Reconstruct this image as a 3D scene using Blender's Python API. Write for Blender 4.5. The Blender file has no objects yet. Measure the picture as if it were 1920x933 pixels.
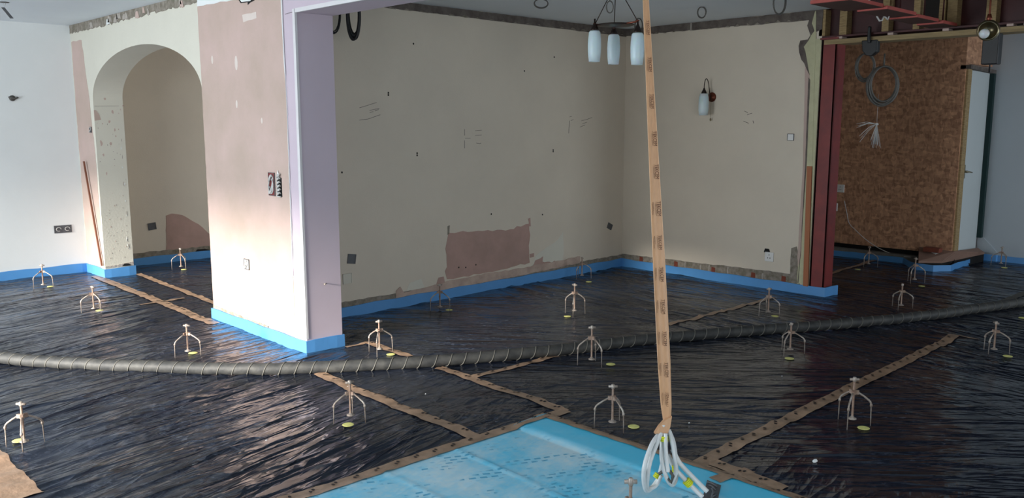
import bpy, bmesh, math, random
import numpy as np
from mathutils import Vector, Matrix
from mathutils.geometry import tessellate_polygon
random.seed(7)
C = bpy.context.scene.collection
S = bpy.context.scene

# ------------------------------------------------------------------ camera
FPX = 1576.3; PITCH = math.radians(8.524); YAW = math.radians(43.94); CZ = 1.5
fwd = np.array([math.sin(YAW)*math.cos(PITCH), math.cos(YAW)*math.cos(PITCH), -math.sin(PITCH)])
rgt = np.array([math.cos(YAW), -math.sin(YAW), 0.0]); upv = np.cross(rgt, fwd)
cam = bpy.data.cameras.new('camera'); camo = bpy.data.objects.new('camera', cam); C.objects.link(camo)
cam.sensor_width = 36; cam.lens = 36*FPX/1920; cam.clip_start = 0.05; cam.clip_end = 60
camo.matrix_world = Matrix(((rgt[0], upv[0], -fwd[0], 0), (rgt[1], upv[1], -fwd[1], 0), (rgt[2], upv[2], -fwd[2], CZ), (0, 0, 0, 1)))
S.camera = camo
# ------------------------------------------------------------------ light: overcast sky, low hazy sun, daylight at the glazed openings, added fill for side room and hall
S.view_settings.view_transform = 'Standard'; S.view_settings.look = 'None'
S.view_settings.exposure = -0.05; S.view_settings.gamma = 1; S.view_settings.use_curve_mapping = False
w = bpy.data.worlds.new('overcast'); S.world = w; w.use_nodes = True
w.node_tree.nodes['Background'].inputs[0].default_value = (0.75, 0.88, 1.0, 1)
w.node_tree.nodes['Background'].inputs[1].default_value = 0.9
def area(name, loc, direction, sx, sy, power, color):
    l = bpy.data.lights.new(name, 'AREA'); l.shape = 'RECTANGLE'; l.size = sx; l.size_y = sy; l.energy = power; l.color = color
    o = bpy.data.objects.new(name, l); C.objects.link(o); o.location = loc
    o.rotation_euler = Vector(direction).to_track_quat('-Z', 'Y').to_euler(); return o
area('daylight_patio', (-2.9, 5.5, 1.0), (1, 0.0, 0.0), 4.9, 1.9, 265, (0.90, 0.96, 1.0))
area('daylight_front', (0.6, -2.9, 1.2), (0, 1, 0.0), 3.4, 1.6, 78, (1.0, 0.96, 0.92))
area('fill_side_room', (9.15, 7.0, 1.4), (-1, 0.28, 0.0), 1.5, 1.2, 125, (0.98, 0.97, 0.95))  # unseen fill added to brighten the wall behind the arch; no window there
area('fill_hall', (8.4, -2.8, 1.3), (0.1, 1, 0.0), 1.8, 1.8, 95, (0.84, 0.93, 1.0))  # unseen fill added to lift the room beyond the column
sl = bpy.data.lights.new('sun', 'SUN'); sl.energy = 15.0; sl.angle = math.radians(11); sl.color = (1.0, 0.93, 0.83)
so = bpy.data.objects.new('sun', sl); C.objects.link(so); so.location = (-8, 6, 5)
so.rotation_euler = Vector((1.0, 0.13, -math.tan(math.radians(15.6)))).to_track_quat('-Z', 'Y').to_euler()

# ------------------------------------------------------------------ helpers
def ray(x, y): return fwd + rgt*((x-960)/FPX) + upv*((466.5-y)/FPX)
O = np.array([0, 0, CZ])
def onZ(x, y, z=0.0): r = ray(x, y); return r*((z-CZ)/r[2]) + O
def onX(x, y, X): r = ray(x, y); return r*(X/r[0]) + O
def onY(x, y, Y): r = ray(x, y); return r*(Y/r[1]) + O
def atD(x, y, d): return ray(x, y)*d + O

class MB:
    def __init__(s): s.v = []; s.f = []; s.m = []; s.sm = []
    def add(s, vs, fs, mat=0, smooth=False):
        b = len(s.v); s.v += [tuple(map(float, p)) for p in vs]
        for f in fs: s.f.append([b+i for i in f]); s.m.append(mat); s.sm.append(smooth)
        return s
    def box(s, x0, x1, y0, y1, z0, z1, mat=0):
        if x0 > x1: x0, x1 = x1, x0
        if y0 > y1: y0, y1 = y1, y0
        vs = [(x, y, z) for z in (z0, z1) for y in (y0, y1) for x in (x0, x1)]
        return s.add(vs, [(0, 2, 3, 1), (4, 5, 7, 6), (0, 1, 5, 4), (2, 6, 7, 3), (0, 4, 6, 2), (1, 3, 7, 5)], mat)
    def bar(s, a, b, wv, hv, mat=0):            # beam from a to b, half-extent vectors wv, hv
        a, b, wv, hv = map(lambda q: np.array(q, float), (a, b, wv, hv))
        vs = [a-wv-hv, a+wv-hv, a+wv+hv, a-wv+hv, b-wv-hv, b+wv-hv, b+wv+hv, b-wv+hv]
        return s.add(vs, [(0, 1, 2, 3), (7, 6, 5, 4), (0, 4, 5, 1), (1, 5, 6, 2), (2, 6, 7, 3), (3, 7, 4, 0)], mat)
    def slab(s, pts, off, mat=0):               # polygon extruded by the vector off
        n = len(pts); P = [Vector(p) for p in pts]; off = Vector(off)
        tr = tessellate_polygon([P])
        b = [p+off for p in P]
        s.add(list(P)+list(b), [tuple(t) for t in tr] + [tuple(n+i for i in reversed(t)) for t in tr] + [(i, (i+1) % n, n+(i+1) % n, n+i) for i in range(n)], mat)
        return s
    def tube(s, pts, r, seg=8, mat=0, closed=False, smooth=True):
        P = [np.array(p, float) for p in pts]; n = len(P)
        R = r if isinstance(r, (list, tuple)) else [r]*n
        T = []
        for i in range(n):
            a = P[(i-1) % n] if (closed or i > 0) else P[i]; b = P[(i+1) % n] if (closed or i < n-1) else P[i]
            t = b-a; T.append(t/(np.linalg.norm(t)+1e-9))
        u = np.cross(T[0], (0, 0, 1)); 
        if np.linalg.norm(u) < 1e-3: u = np.cross(T[0], (1, 0, 0))
        u /= np.linalg.norm(u); vs = []
        for i in range(n):
            u = u - T[i]*(u@T[i]); u /= np.linalg.norm(u)+1e-9; w_ = np.cross(T[i], u)
            for k in range(seg):
                a = 2*math.pi*k/seg; vs.append(P[i]+R[i]*(math.cos(a)*u+math.sin(a)*w_))
        fs = []
        for i in range(n if closed else n-1):
            for k in range(seg):
                j = (i+1) % n; fs.append((i*seg+k, i*seg+(k+1) % seg, j*seg+(k+1) % seg, j*seg+k))
        if not closed: fs += [tuple(range(seg-1, -1, -1)), tuple((n-1)*seg+k for k in range(seg))]
        return s.add(vs, fs, mat, smooth)
    def lathe(s, prof, o=(0, 0, 0), axis=(0, 0, 1), seg=20, mat=0, smooth=True):
        ax = Vector(axis).normalized(); q = Vector((0, 0, 1)).rotation_difference(ax); vs = []
        for r, z in prof:
            for k in range(seg):
                a = 2*math.pi*k/seg; vs.append(q @ Vector((r*math.cos(a), r*math.sin(a), z)) + Vector(o))
        fs = [(i*seg+k, i*seg+(k+1) % seg, (i+1)*seg+(k+1) % seg, (i+1)*seg+k) for i in range(len(prof)-1) for k in range(seg)]
        fs += [tuple(range(seg-1, -1, -1)), tuple((len(prof)-1)*seg+k for k in range(seg))]
        return s.add(vs, fs, mat, smooth)
    def build(s, name, mats, parent=None, bevel=0):
        me = bpy.data.meshes.new(name); me.from_pydata(s.v, [], s.f)
        for m in (mats if isinstance(mats, (list, tuple)) else [mats]): me.materials.append(m)
        me.polygons.foreach_set('material_index', s.m); me.polygons.foreach_set('use_smooth', s.sm)
        bm = bmesh.new(); bm.from_mesh(me); bmesh.ops.recalc_face_normals(bm, faces=bm.faces); bm.to_mesh(me); bm.free()
        o = bpy.data.objects.new(name, me); C.objects.link(o)
        if parent: o.parent = parent; o.matrix_parent_inverse = Matrix.Translation(-Vector(parent.location)) if parent.get('_w') else Matrix.Identity(4)
        if bevel:
            b = o.modifiers.new('bevel', 'BEVEL'); b.width = bevel; b.segments = 2; b.limit_method = 'ANGLE'
        return o
def tag(o, label, cat, group=None, kind=None):
    o['label'] = label; o['category'] = cat
    if group: o['group'] = group
    if kind: o['kind'] = kind
    return o
def empty(name, loc=(0, 0, 0), rz=0):           # parts under it are written in its local space
    o = bpy.data.objects.new(name, None); C.objects.link(o); o.location = loc; o.rotation_euler = (0, 0, rz); o.empty_display_size = .1
    return o
def struct(o): o['kind'] = 'structure'; return o
def loc_(o, p):                                   # shift the origin of a world-space mesh object onto p
    o.data.transform(Matrix.Translation(-Vector(p))); o.location = p; return o
def copy_tree(o, parent=None):
    c = o.copy(); C.objects.link(c)
    if parent: c.parent = parent
    for ch in list(o.children): copy_tree(ch, c)
    return c
def jag(pts, step=.05, amp=.008, seed=1):
    rn = random.Random(seed); out = []
    n = len(pts)
    for i in range(n):
        a = np.array(pts[i], float); b = np.array(pts[(i+1) % n], float); L = np.linalg.norm(b-a); k = max(1, int(L/step))
        for j in range(k):
            p = a+(b-a)*j/k
            if j: p = p+np.array([rn.uniform(-amp, amp), rn.uniform(-amp, amp)])
            out.append(tuple(p))
    return out
def patchX(mb, X, pts, mat, t=.002, step=.05, amp=.008, seed=1):  # pts (Y,Z) on the plane X, proud towards -X
    mb.slab([(X, a, b) for a, b in (jag(pts, step, amp, seed) if amp else pts)], (-t, 0, 0), mat)
def patchY(mb, Y, pts, mat, t=.002, step=.05, amp=.008, seed=1):
    mb.slab([(a, Y, b) for a, b in (jag(pts, step, amp, seed) if amp else pts)], (0, -t, 0), mat)
def pxX(X, *pp): return [(onX(x, y, X)[1], onX(x, y, X)[2]) for x, y in pp]
def pxY(Y, *pp): return [(onY(x, y, Y)[0], onY(x, y, Y)[2]) for x, y in pp]

# ------------------------------------------------------------------ materials
def lin(c): return tuple(((v/255)/12.92 if v/255 <= .04045 else ((v/255+.055)/1.055)**2.4) for v in c)+(1,)
def mat(name, col, rough=.7, var=.12, scale=6, bump=.0, bscale=60, metal=0, col2=None, spec=.5, stretch=(1, 1, 1), coat=0, detail=6, lo=.35, hi=.65):
    m = bpy.data.materials.new(name); m.use_nodes = True; nt = m.node_tree; N = nt.nodes; Lk = nt.links
    b = N['Principled BSDF']; b.inputs['Roughness'].default_value = rough; b.inputs['Metallic'].default_value = metal
    b.inputs['Specular IOR Level'].default_value = spec; b.inputs['Coat Weight'].default_value = coat
    c = lin(col); c2 = lin(col2) if col2 else tuple(min(1, v*(1-var)) for v in c[:3])+(1,)
    tc = N.new('ShaderNodeTexCoord'); mp = N.new('ShaderNodeMapping'); mp.inputs['Scale'].default_value = stretch
    Lk.new(tc.outputs['Object'], mp.inputs[0])
    n = N.new('ShaderNodeTexNoise'); n.inputs['Scale'].default_value = scale; n.inputs['Detail'].default_value = detail; n.inputs['Roughness'].default_value = .6
    Lk.new(mp.outputs[0], n.inputs[0])
    r = N.new('ShaderNodeValToRGB'); r.color_ramp.elements[0].position = lo; r.color_ramp.elements[1].position = hi
    r.color_ramp.elements[0].color = c; r.color_ramp.elements[1].color = c2
    Lk.new(n.outputs[0], r.inputs[0]); Lk.new(r.outputs[0], b.inputs['Base Color'])
    if bump:
        n2 = N.new('ShaderNodeTexNoise'); n2.inputs['Scale'].default_value = bscale; n2.inputs['Detail'].default_value = 5
        Lk.new(mp.outputs[0], n2.inputs[0]); bp = N.new('ShaderNodeBump'); bp.inputs['Strength'].default_value = bump; bp.inputs['Distance'].default_value = .01
        Lk.new(n2.outputs[0], bp.inputs['Height']); Lk.new(bp.outputs[0], b.inputs['Normal'])
    return m
M = {}
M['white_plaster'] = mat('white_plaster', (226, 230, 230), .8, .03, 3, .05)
M['cream'] = mat('cream_paper', (214, 204, 188), .8, .05, 2.5, .12, 90)
M['cream_arch'] = mat('cream_arch', (212, 209, 196), .8, .04, 3, .1, 60)
M['pink_plaster'] = mat('pink_plaster', (196, 172, 164), .85, .1, 2.2, .1, 40, col2=(182, 162, 150))
M['pink_dark'] = mat('pink_dark', (182, 150, 140), .9, .1, 5, .15, 40, col2=(168, 140, 130))
M['pink_light'] = mat('pink_light', (196, 174, 160), .9, .1, 8, .15, 40, col2=(172, 150, 138))
M['pink_spot'] = mat('filler_spot', (216, 204, 196), .85, .04, 8)
M['purple'] = mat('lilac_board', (196, 182, 194), .75, .04, 2.5, .03)
M['bead'] = mat('white_bead', (214, 212, 214), .6, .05, 10)
M['ceiling'] = mat('ceiling_paint', (222, 230, 236), .85, .03, 1.5, .04)
M['block'] = mat('bare_block', (112, 104, 98), .95, .3, 14, .5, 60, col2=(86, 78, 74))
M['block_light'] = mat('bare_block_light', (150, 142, 132), .95, .3, 22, .6, 60, col2=(112, 106, 92))
M['mortar'] = mat('mortar', (176, 168, 160), .95, .2, 25, .5)
M['blue_edge'] = mat('blue_edge_foam', (84, 150, 212), .45, .06, 8, .05, 30)
M['void_black'] = mat('black_void', (14, 14, 15), .9, .2, 8)  # flat black puts the shade of holes and gaps into the colour
M['concrete'] = mat('concrete', (120, 116, 110), .9, .2, 9, .4)
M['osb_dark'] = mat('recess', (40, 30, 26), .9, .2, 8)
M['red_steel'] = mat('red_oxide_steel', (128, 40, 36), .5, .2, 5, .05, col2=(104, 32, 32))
M['red_web'] = mat('red_web', (74, 28, 28), .6, .2, 5, col2=(58, 22, 24))  # darker copy of the red steel, shade put into the colour
M['board_under_shade'] = mat('shaded_underside', (84, 50, 42), .8, .2, 7)  # brown darkened in colour so the board undersides read as shaded
M['red_board'] = mat('red_board', (176, 78, 70), .6, .15, 8)
M['timber'] = mat('sawn_timber', (170, 146, 104), .8, .2, 6, .15, 40, stretch=(3, 3, 20), col2=(138, 116, 82))
M['timber_y'] = mat('sawn_timber_long', (168, 148, 108), .8, .2, 4, .15, 40, stretch=(12, 1, 12), col2=(136, 118, 86))
M['orange_timber'] = mat('orange_timber', (168, 106, 72), .7, .1, 4, stretch=(20, 20, 1))
M['yellow_board'] = mat('yellow_plaster', (196, 194, 160), .9, .12, 12, .3)
M['brown_step'] = mat('brown_board', (142, 112, 98), .8, .12, 6, .1)
M['brick_red'] = mat('brick_red', (128, 66, 48), .9, .2, 14, .3)
M['black_plastic'] = mat('black_plastic', (22, 24, 28), .5, .3, 12)
M['grey_plastic'] = mat('grey_plastic', (90, 92, 96), .5, .2, 30)
M['cable_grey'] = mat('cable_grey', (84, 82, 78), .5, .25, 30)
M['cable_white'] = mat('cable_white', (190, 190, 188), .45, .1, 20)
M['white_plastic'] = mat('white_plastic', (226, 226, 224), .35, .03, 20)
M['pipe_white'] = mat('pipe_white', (214, 216, 216), .3, .08, 30)
M['yellow_tape'] = mat('yellow_tape', (214, 220, 40), .4, .1, 60)
M['yellow_disc'] = mat('yellow_disc', (232, 230, 140), .8, .15, 30, col2=(214, 210, 130))
M['galv'] = mat('zinc_steel', (178, 170, 162), .45, .3, 30, metal=.3, col2=(134, 118, 106))
M['rust'] = mat('rusty_steel', (166, 146, 132), .55, .3, 30, metal=.3, col2=(132, 104, 88))
M['brown_tape'] = mat('brown_tape', (170, 140, 116), .42, .15, 12, .25, 40, col2=(136, 112, 92))
M['ink'] = mat('black_ink', (34, 28, 28), .6, .1, 20)
M['pencil'] = mat('pencil', (86, 80, 76), .9, .1, 20)
M['dark_metal'] = mat('dark_bronze', (52, 42, 38), .4, .2, 20, metal=.7)
M['copper'] = mat('copper_rose', (120, 62, 44), .35, .2, 10, metal=.6)
M['brass'] = mat('brushed_brass', (150, 140, 112), .3, .1, 10, metal=.85)
M['opal'] = mat('opal_glass', (222, 228, 232), .35, .03, 8)
M['opal'].node_tree.nodes['Principled BSDF'].inputs['Subsurface Weight'].default_value = .3
M['stick'] = mat('wooden_stick', (126, 76, 54), .5, .2, 8, stretch=(10, 10, 1))
M['dark_green'] = mat('dark_green_strip', (20, 50, 50), .8, .1, 10)  # dark green of the narrow gap beside the door
M['hose'] = mat('hose_rubber', (36, 38, 40), .65, .3, 14, .2, 30, col2=(66, 66, 64), stretch=(1, 1, 1))
M['hose_ring'] = mat('hose_ring', (98, 96, 90), .7, .2, 18, .1)
M['parcel'] = mat('parcel_tape', (200, 152, 112), .4, .12, 14, stretch=(8, 8, 1))
M['parcel_edge'] = mat('parcel_tape_edge', (214, 170, 132), .35, .1, 14)
M['parcel_ink'] = mat('parcel_ink', (84, 44, 28), .6, .1, 20)
M['door_white'] = mat('door_white', (196, 204, 206), .5, .03, 4)
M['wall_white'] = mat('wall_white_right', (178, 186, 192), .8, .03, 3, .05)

# OSB: flakes from two stretched voronoi fields
def osb():
    m = bpy.data.materials.new('osb_board'); m.use_nodes = True; nt = m.node_tree; N = nt.nodes; L = nt.links; b = N['Principled BSDF']; b.inputs['Roughness'].default_value = .75
    tc = N.new('ShaderNodeTexCoord'); out = []
    for sc, st in ((16, (1, 1.0, 2.2)), (22, (1, 2.4, 1.0))):
        mp = N.new('ShaderNodeMapping'); mp.inputs['Scale'].default_value = st; mp.inputs['Rotation'].default_value = (.5 if sc == 16 else -.4, 0, 0)
        v = N.new('ShaderNodeTexVoronoi'); v.inputs['Scale'].default_value = sc
        L.new(tc.outputs['Object'], mp.inputs[0]); L.new(mp.outputs[0], v.inputs[0]); out.append(v.outputs['Color'])
    mx = N.new('ShaderNodeMix'); mx.data_type = 'RGBA'; mx.inputs['Factor'].default_value = .5; L.new(out[0], mx.inputs['A']); L.new(out[1], mx.inputs['B'])
    bw = N.new('ShaderNodeRGBToBW'); L.new(mx.outputs['Result'], bw.inputs[0])
    r = N.new('ShaderNodeValToRGB'); e = r.color_ramp.elements; e[0].position = .2; e[0].color = lin((150, 108, 82)); e[1].position = .85; e[1].color = lin((216, 166, 130))
    L.new(bw.outputs[0], r.inputs[0]); L.new(r.outputs[0], b.inputs['Base Color']); return m
M['osb'] = osb()

def sheet_material(name, base, dust, rough, dustamt, mark=None):
    m = bpy.data.materials.new(name); m.use_nodes = True; nt = m.node_tree; N = nt.nodes; L = nt.links; b = N['Principled BSDF']; b.inputs['Specular IOR Level'].default_value = .5 if mark else .7
    tc = N.new('ShaderNodeTexCoord')
    def noise(sc, stretch=(1, 1, 1), rot=0, det=6, ro=.6):
        mp = N.new('ShaderNodeMapping'); mp.inputs['Scale'].default_value = stretch; mp.inputs['Rotation'].default_value = (0, 0, rot)
        rt = N.new('ShaderNodeMapping'); rt.inputs['Rotation'].default_value = (0, 0, rot); rt.inputs['Scale'].default_value = (1, 1, 1)
        mp.inputs['Rotation'].default_value = (0, 0, 0)
        L.new(tc.outputs['Object'], rt.inputs[0]); L.new(rt.outputs[0], mp.inputs[0])
        n = N.new('ShaderNodeTexNoise'); n.inputs['Scale'].default_value = sc; n.inputs['Detail'].default_value = det; n.inputs['Roughness'].default_value = ro
        L.new(mp.outputs[0], n.inputs[0]); return n.outputs[0]
    def ramp(x, a, bb):
        r = N.new('ShaderNodeMapRange'); r.inputs['From Min'].default_value = a; r.inputs['From Max'].default_value = bb; L.new(x, r.inputs[0]); return r.outputs[0]
    def mul(a, c):
        q = N.new('ShaderNodeMath'); q.operation = 'MULTIPLY'; L.new(a, q.inputs[0])
        if isinstance(c, (int, float)): q.inputs[1].default_value = c
        else: L.new(c, q.inputs[1])
        return q.outputs[0]
    def addn(a, c):
        q = N.new('ShaderNodeMath'); q.operation = 'ADD'; q.use_clamp = True; L.new(a, q.inputs[0]); L.new(c, q.inputs[1]); return q.outputs[0]
    big = ramp(noise(1.3), .42, .68); fine = ramp(noise(26, (1, 2.2, 1), .8, 8, .75), .5, .72)
    d = addn(mul(mul(big, fine), dustamt), mul(ramp(noise(3.2, det=3), .3, .8), dustamt*(.5 if mark else .06)))
    if mark:                                     # trodden area away from the clean overlap strip
        sp_ = N.new('ShaderNodeSeparateXYZ'); L.new(tc.outputs['Object'], sp_.inputs[0]); clean = ramp(sp_.outputs[0], 2.84, 2.77)
        d = mul(addn(mul(ramp(noise(2.6, det=5), .36, .62), .75), mul(ramp(noise(30, det=6, ro=.7), .4, .7), .35)), clean); d = addn(d, mul(ramp(noise(5, det=4), .5, .8), .25))
    mx = N.new('ShaderNodeMix'); mx.data_type = 'RGBA'; L.new(d, mx.inputs['Factor'])
    mx.inputs['A'].default_value = lin(base); mx.inputs['B'].default_value = lin(dust)
    colo = mx.outputs['Result']
    if mark:                                     # boot prints stamped into the dust
        v = N.new('ShaderNodeTexBrick'); v.inputs['Scale'].default_value = 1; v.inputs['Brick Width'].default_value = .046; v.inputs['Row Height'].default_value = .030
        v.inputs['Mortar Size'].default_value = .009; v.inputs['Color1'].default_value = (1, 1, 1, 1); v.inputs['Color2'].default_value = (1, 1, 1, 1); v.inputs['Mortar'].default_value = (0, 0, 0, 1)
        mp = N.new('ShaderNodeMapping'); mp.inputs['Rotation'].default_value = (0, 0, .45)
        n = N.new('ShaderNodeTexNoise'); n.inputs['Scale'].default_value = 3; mm = N.new('ShaderNodeMix'); mm.data_type = 'VECTOR'; mm.inputs['Factor'].default_value = .05
        L.new(tc.outputs['Object'], mp.inputs[0]); L.new(mp.outputs[0], n.inputs[0]); L.new(mp.outputs[0], mm.inputs['A']); L.new(n.outputs['Color'], mm.inputs['B']); L.new(mm.outputs['Result'], v.inputs[0])
        msk = mul(ramp(noise(4.6, (1, 1.7, 1), .6, 2), .53, .60), clean); msk2 = ramp(noise(14, det=1), .36, .48)
        pr = mul(mul(mul(v.outputs['Fac'], -1), 1), 1)
        inv = N.new('ShaderNodeMath'); inv.operation = 'ADD'; L.new(pr, inv.inputs[0]); inv.inputs[1].default_value = 1
        mk = mul(mul(mul(inv.outputs[0], msk), msk2), .8)
        m2 = N.new('ShaderNodeMix'); m2.data_type = 'RGBA'; L.new(mk, m2.inputs['Factor']); L.new(colo, m2.inputs['A']); m2.inputs['B'].default_value = lin(mark); colo = m2.outputs['Result']
    L.new(colo, b.inputs['Base Color'])
    rr = N.new('ShaderNodeMapRange'); rr.inputs['To Min'].default_value = rough; rr.inputs['To Max'].default_value = min(.8, rough+.35); L.new(d, rr.inputs[0]); L.new(rr.outputs[0], b.inputs['Roughness'])
    def mth(op, a, bv):
        q = N.new('ShaderNodeMath'); q.operation = op
        for k_, v_ in enumerate((a, bv)):
            if isinstance(v_, (int, float)): q.inputs[k_].default_value = v_
            else: L.new(v_, q.inputs[k_])
        return q.outputs[0]
    def rdg(n_, p_): return mth('POWER', mth('MAXIMUM', mth('SUBTRACT', 1.0, mth('ABSOLUTE', mth('MULTIPLY', mth('SUBTRACT', n_, .5), 8.0), 0.0)), 0.0), p_)
    lowf = ramp(noise(.9, det=2), .3, .65)
    sx = N.new('ShaderNodeSeparateXYZ'); L.new(tc.outputs['Object'], sx.inputs[0]); xw = mth('ADD', sx.outputs[0], mth('MULTIPLY', noise(.6, det=1), 1.2))
    wR = ramp(xw, 5.2, 6.4); wL = ramp(xw, 4.2, 3.1); wM = mth('MULTIPLY', mth('SUBTRACT', 1.0, mth('ADD', wR, wL)), .45)
    def folds(rot):                              # pulled folds running one way
        big_ = rdg(noise(.72, (1, 6.5, 1), rot, 2, .5), 1.4); mid_ = rdg(noise(1.5, (1, 5.5, 1), rot+.14, 2, .5), 1.4); sm_ = rdg(noise(3.6, (1, 5, 1), rot-.1, 2, .5), 1.3)
        return mth('ADD', big_, mth('ADD', mth('MULTIPLY', mid_, .55), mth('MULTIPLY', sm_, .16)))
    fl = mth('ADD', mth('MULTIPLY', folds(-.24), wL), mth('ADD', mth('MULTIPLY', folds(.75), wM), mth('MULTIPLY', folds(1.5), wR)))
    hh = mth('ADD', mth('MULTIPLY', fl, mth('ADD', mth('MULTIPLY', lowf, .8), .2)), mth('ADD', mth('MULTIPLY', noise(3.0, det=2, ro=.4), .8), mth('MULTIPLY', noise(22, (1, 2, 1), .6, 4), .03)))
    bp = N.new('ShaderNodeBump'); bp.inputs['Strength'].default_value = 1.0 if not mark else .12; bp.inputs['Distance'].default_value = .03; L.new(hh, bp.inputs['Height']); L.new(bp.outputs[0], b.inputs['Normal'])
    return m
M['black_sheet'] = sheet_material('black_polythene', (20, 27, 42), (112, 120, 136), .15, .8)
M['blue_sheet'] = sheet_material('blue_membrane', (84, 202, 238), (196, 222, 230), .45, 1.0, mark=(50, 152, 190))

# ------------------------------------------------------------------ the ground: height field of the wrinkled sheet
rs = np.random.RandomState(3); LAT = rs.rand(256, 256)
def vnoise(x, y):
    xi = np.floor(x).astype(int); yi = np.floor(y).astype(int); fx = x-xi; fy = y-yi
    fx = fx*fx*(3-2*fx); fy = fy*fy*(3-2*fy); g = lambda a, b: LAT[a % 256, b % 256]
    return (g(xi, yi)*(1-fx)+g(xi+1, yi)*fx)*(1-fy)+(g(xi, yi+1)*(1-fx)+g(xi+1, yi+1)*fx)*fy
def H(x, y):
    x = np.asarray(x, float); y = np.asarray(y, float)
    wx = x+.5*vnoise(x*.7+3, y*.7+9); wy = y+.5*vnoise(x*.7+40, y*.7+20)
    out = 0; sm = lambda q: q*q*(3-2*q)
    wr = sm(np.clip((wx-4.4)/1.4, 0, 1)); wl = sm(np.clip((3.4-wx)/1.1, 0, 1)); wm = (1-wr-wl)*.7
    for wt_, ang, fs_, ft_, a in ((wl, .18, 5, .7, .018), (wl, .30, 11, 1.4, .011), (wm, -.8, 5, .8, .016), (wm, -.6, 11, 1.5, .010), (wr, -1.5, 5, .8, .018), (wr, -1.38, 11, 1.6, .010)):
        t = wx*math.cos(ang)+wy*math.sin(ang); s_ = -wx*math.sin(ang)+wy*math.cos(ang)
        n = vnoise(s_*fs_+11, t*ft_+5); r = 1-np.abs(2*n-1); out = out + wt_*a*(r**2.2)
    amp = .25+.95*vnoise(x*.8+100, y*.8+7)+.35*np.clip((3-x)/3, 0, 1)
    bl = np.clip(np.minimum(3.15-x, 2.98-y)/.12+.5, 0, 1)   # calmer under the blue sheet
    return out*amp*(1-.8*bl)
def h(x, y): return float(H(x, y))
def gridmesh(name, x0, x1, y0, y1, st, fz, material):
    nx = int((x1-x0)/st)+1; ny = int((y1-y0)/st)+1
    X, Y = np.meshgrid(np.linspace(x0, x1, nx), np.linspace(y0, y1, ny)); Zz = fz(X, Y)
    v = np.stack([X, Y, Zz], -1).reshape(-1, 3); i = np.arange(nx*ny).reshape(ny, nx)
    f = np.stack([i[:-1, :-1], i[:-1, 1:], i[1:, 1:], i[1:, :-1]], -1).reshape(-1, 4)
    me = bpy.data.meshes.new(name); me.vertices.add(len(v)); me.vertices.foreach_set('co', v.ravel())
    me.loops.add(f.size); me.loops.foreach_set('vertex_index', f.ravel()); me.polygons.add(len(f)); me.polygons.foreach_set('loop_start', np.arange(len(f))*4)
    me.polygons.foreach_set('use_smooth', np.ones(len(f), bool)); me.update(); me.validate(); me.materials.append(material)
    o = bpy.data.objects.new(name, me); C.objects.link(o); return o

# ------------------------------------------------------------------ the setting
HC = 2.44
XA = 2.75; XB = 3.02          # arch wall and pier, front and back faces
YA = 5.51; XW = 6.92; YL = 9.09
struct(MB().box(-3.2, 11.5, -3.2, 10, -.25, -.012).build('floor', M['concrete']))
struct(MB().box(-3.2, 5.6, -3.2, 10, HC, HC+.2).box(5.6, XW, 3.18, 10, HC, HC+.2).build('ceiling', M['ceiling']))
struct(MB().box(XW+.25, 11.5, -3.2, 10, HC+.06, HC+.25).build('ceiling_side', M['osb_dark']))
struct(MB().box(5.3, 11.0, -3.2, 3.6, HC+.55, HC+.7).box(5.2, 5.3, -3.2, 3.7, HC+.21, HC+.55).box(5.2, 11.0, 3.6, 3.7, HC+.26, HC+.55).box(5.2, 11, -3.3, -3.2, HC+.6, HC+.7).build('ceiling_void', M['osb_dark']))  # unseen side boxes added round the void to block stray sun

# left wall and the wall of the space behind the arch
mb = MB().box(-3.2, XA+.02, YL, YL+.2, -.1, HC).box(XA+.02, 9.4, YL, YL+.2, -.1, HC, 1)
# bare plaster patch in the niche
patchY(mb, YL, pxY(YL, (312, 475), (311, 404), (322, 400), (342, 403), (372, 420), (398, 442), (430, 470), (430, 480)), 2, amp=.004)
patchY(mb, YL, [(XB-.05, .14), (5.4, .13), (5.4, .05), (XB-.05, .05)], 3, t=.006, amp=.006, seed=4)
patchY(mb, YL, pxY(YL, (362, 475), (370, 467), (384, 466), (396, 469), (396, 474)), 4, t=.01, amp=.003, seed=5)
struct(mb.build('wall_left', [M['white_plaster'], M['cream'], M['pink_dark'], M['block_light'], M['void_black']]))

# arch wall: spandrel above an elliptical arch, a stub on the left, the broad pier on the right
YS = 8.57; YP = 6.17; YE = 4.79       # left jamb, right jamb, end of pier
ym = (YS+YP)/2; ra = (YS-YP)/2; zs = 1.72; rise = .425
def archz(y): q = max(0, 1-((y-ym)/ra)**2); return zs+rise*q**.5
mb = MB()
mb.box(XA, XB, YS, YL+.02, -.1, HC, 0)
n = 48; ys = [ym-ra*math.cos(math.pi*i/n) for i in range(n+1)]
for a, b in zip(ys[:-1], ys[1:]):
    za, zb = archz(a), archz(b)
    mb.add([(x, y, z) for x in (XA, XB) for (y, z) in ((a, za), (b, zb), (b, HC), (a, HC))], [(0, 1, 2, 3), (7, 6, 5, 4), (0, 4, 5, 1)], 0)
# paint scraped away down to pink plaster beside the left wall and the rough strip left by the coving
patchX(mb, XA, [(YL-.01, .09), (YS+.03, .09), (YS+.04, 1.2), (YS+.10, 1.75), (YS+.2, 2.28), (YL-.02, 2.28)], 1, amp=.008, seed=2)
patchX(mb, XA, [(YL, 2.36), (YL, 2.455), (6.17, 2.45), (6.17, 2.375)], 2, t=.004, step=.04, amp=.012, seed=3)
for i in range(14):
    y = random.uniform(6.3, 8.95); d = random.uniform(.03, .13); z = random.uniform(2.36, 2.4)
    patchX(mb, XA, [(y, z), (y+d, z), (y+d*.8, z+.045), (y+.02, z+.05)], random.choice((1, 4, 4, 3)), t=.008, step=.02, amp=.006, seed=20+i)
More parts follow.
